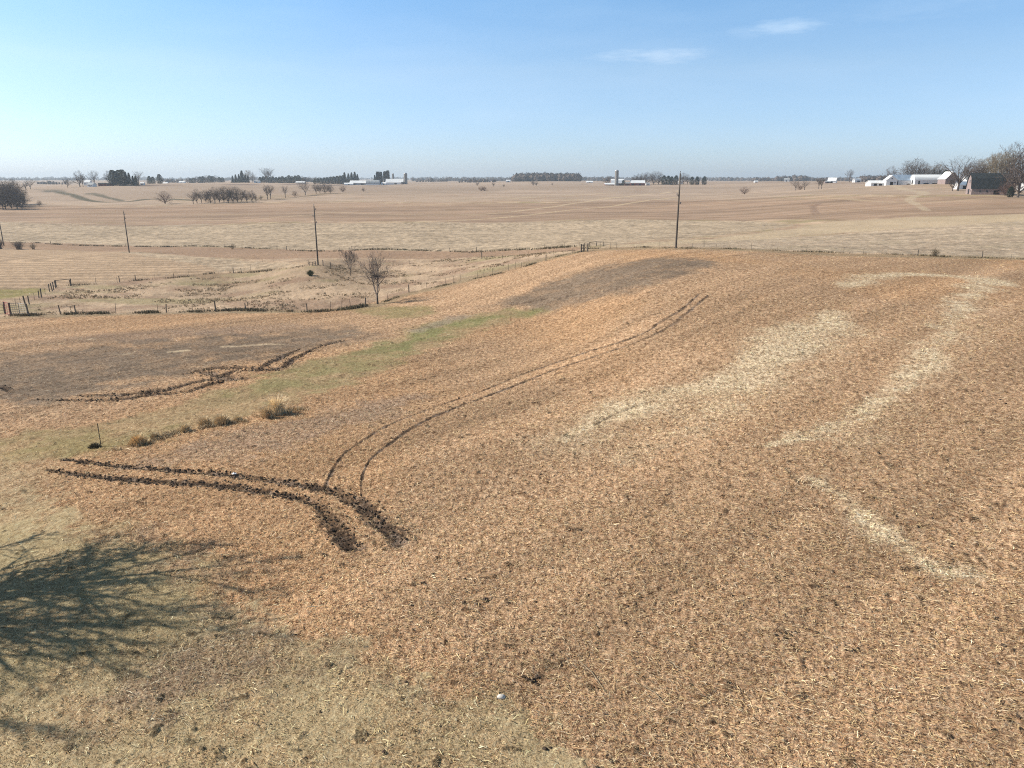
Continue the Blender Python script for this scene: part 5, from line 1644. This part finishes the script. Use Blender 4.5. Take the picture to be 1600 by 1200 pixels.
# buildings right of centre
B('farm_building', 'white gabled building alone left of the small domed shed', 'barn', 1300, 860, -30, 8.5, 8, 2.6, 6.0, 'white', 'whiteroof', doors=[('f', 0, 0, 2.2, 2)])
B('farm_building', 'low tan lean-to beside the white gabled building', 'shed', 1292, 858, 0, 6, 5, 1.8, 2.8, 'oldwall', 'greyroof', doors=[('f', 0, 0, 1.6, 1.5)])
B('farm_building', 'small domed white shed between the gabled building and the right-hand farm', 'shed', 1338, 900, 5, 7, 6, 1.6, 4.0, 'white', 'whiteroof', 'arch', doors=[('f', 1, 0, 3.5, 1.4)])
B('farm_building', 'small white house on the crest right of centre', 'house', 1229, 1250, -20, 8, 7, 3.2, 5.2, 'white', 'greyroof', doors=[('f', 0, 0, 1.4, 2.1)], wins=[('f', -2.5, 1.1, 1, 1.1)])
B('farm_building', 'tiny white shed farthest away, right of the tallest utility pole', 'shed', 1181, 1300, 0, 6, 5, 1.8, 3.0, 'white', 'whiteroof', doors=[('f', 0, 0, 1.4, 1.6)])
# silo farm
silo(963, 1035, 5.2, 19.5, 'tall grey silo with a pale dome at the centre-right farm')
B('farm_building', 'barn with a broad white roof behind the tall silo', 'barn', 964, 1052, 0, 17, 11, 3.6, 9.0, 'oldwall', 'whiteroof', 'gambrel', doors=[('f', 4, 0, 3, 3)])
B('farm_building', 'low white-roofed shed left of the tall silo', 'shed', 952, 1030, 0, 13, 6, 1.9, 3.6, 'redwall', 'whiteroof', doors=[('f', 0, 0, 3, 1.6)])
B('farm_building', 'narrow red shed between the silo and the long red barn', 'shed', 980, 1040, 0, 7, 6, 2.9, 4.6, 'redwall', 'greyroof', doors=[('f', 0, 0, 2, 2)])
B('farm_building', 'long red barn with a white roof right of the tall silo', 'barn', 996, 1030, -4, 19, 9, 3.2, 6.6, 'redwall', 'whiteroof', doors=[('f', -7, 0, 3.0, 2.6), ('f', 3, 0, 2.4, 2.2)], wins=[('f', -2, 1.2, .9, .9), ('f', 7, 1.2, .9, .9)])
B('farm_building', 'small white outbuilding under the bare trees right of the red barn', 'shed', 1012, 1040, 0, 5, 4, 2.0, 3.2, 'white', 'greyroof', doors=[('f', 0, 0, 1.2, 1.7)])
B('farm_building', 'white house glimpsed left of the spreading bare tree by the tallest pole', 'house', 1063, 1080, 0, 6, 6, 4, 6.5, 'white', 'greyroof', wins=[('f', -1.5, 1.2, .9, 1.2), ('f', 1.5, 1.2, .9, 1.2)])
B('farm_building', 'small pale building on the horizon left of the silo farm', 'shed', 921, 1500, 0, 13, 7, 2.2, 4.2, 'white', 'whiteroof', doors=[('f', 0, 0, 3, 1.8)])
B('farm_building', 'tiny white building at the left end of the big distant wood', 'shed', 794, 1750, 0, 10, 6, 3, 4.6, 'white', 'whiteroof', doors=[('f', 0, 0, 3, 2)])
# white barns left of centre
B('farm_building', 'low white shed at the left foot of the white barns', 'shed', 545, 1300, 10, 15, 9, 2.2, 4.0, 'white', 'whiteroof', doors=[('f', 0, 0, 3, 1.6)])
B('farm_building', 'first long barn with white roof and grey-blue wall, left of the rounded grey one', 'barn', 562, 1330, 0, 32, 13, 3.6, 7.4, 'greyroof', 'whiteroof', doors=[('f', -8, 0, 4, 2.6), ('f', 6, 0, 5, 2.4)])
B('farm_building', 'rounded grey machine shed between the long barn and the columnar trees', 'shed', 583, 1322, 0, 22, 14, 1.5, 8.0, 'white', 'greyroof', 'arch', doors=[('l', 0, 0, 4, 4)])
B('farm_building', 'big bright white-roofed barn beside the dark silo', 'barn', 617, 1330, 2, 30, 15, 3.4, 9.2, 'white', 'whiteroof', doors=[('f', 2, 0, 4, 2.6)])
B('farm_building', 'low white annex at the left end of the big bright barn', 'shed', 600, 1325, 0, 9, 8, 2.4, 4.2, 'white', 'whiteroof', doors=[('f', 0, 0, 2, 1.8)])
silo(634, 1325, 6.2, 17.5, 'dark silo with a dome at the right end of the white barns', True)
silo(614.5, 1380, 3.4, 17.0, 'small slim silo poking up behind the big bright barn', True)
B('farm_building', 'dark lean-to at the foot of the dark silo', 'shed', 630, 1318, 0, 6, 6, 2.6, 3.8, 'oldwall', 'darkroof', doors=[('f', 0, 0, 2, 2)])
B('farm_building', 'long white shed right of the evergreen belt', 'shed', 470, 1290, 0, 15, 8, 1.8, 3.6, 'oldwall', 'whiteroof', doors=[('f', 0, 0, 3, 1.4)])
B('farm_building', 'white cottage at the right foot of the tallest spruce', 'house', 402, 1250, 0, 9, 6, 2.2, 3.6, 'white', 'greyroof', doors=[('f', 0, 0, 1.4, 1.9)], wins=[('f', 2, 1, 1, .9)])
B('farm_building', 'small white building left of the long low shelter belt', 'shed', 285, 1300, 0, 9, 7, 1.8, 3.6, 'white', 'whiteroof', doors=[('f', 0, 0, 2.2, 1.5)])
B('farm_building', 'white building between the square evergreen and the shelter belt', 'shed', 259, 1150, 0, 7, 6, 2.4, 3.8, 'white', 'whiteroof', doors=[('f', 0, 0, 2, 1.8)])
# far left farmstead
B('farm_building', 'small white house beside the tall narrow tree at the far left', 'house', 144, 830, -12, 7, 6, 2.4, 4.2, 'white', 'greyroof', doors=[('f', 0, 0, 1.1, 1.9)], wins=[('f', -2, 1, .9, .9), ('f', 2, 1, .9, .9)])
B('farm_building', 'upper white building behind the small white house at the far left', 'house', 138, 900, 0, 7, 6, 4, 6.4, 'white', 'whiteroof', wins=[('f', -2, 1.8, .9, 1), ('f', 2, 1.8, .9, 1)])
B('farm_building', 'long low red shed left of the evergreen clump', 'shed', 166, 850, 6, 15, 5, 1.9, 2.9, 'redwall', 'darkroof', doors=[('f', 3, 0, 2.4, 1.6)])
B('farm_building', 'tiny white shed right of the far left evergreen clump', 'shed', 223, 880, 0, 4, 3.5, 2.0, 3.0, 'white', 'whiteroof', doors=[('f', 0, 0, 1, 1.7)])

# ------------------------------------------------------------------ haze
def build_haze():
    m = bpy.data.materials.new('haze_air'); m.use_nodes = True
    nt = m.node_tree; nt.nodes.clear()
    o_ = nt.nodes.new('ShaderNodeOutputMaterial'); v = nt.nodes.new('ShaderNodeVolumePrincipled')
    v.inputs['Color'].default_value = (.80, .90, 1.0, 1)
    v.inputs['Density'].default_value = 0.00014
    v.inputs['Anisotropy'].default_value = 0.2
    nt.links.new(v.outputs[0], o_.inputs['Volume'])
    mb = MB(); mb.box((0, 0, 30), (24000, 24000, 100))
    o = mb.build('haze', m); tag(o, kind='stuff')


build_haze()
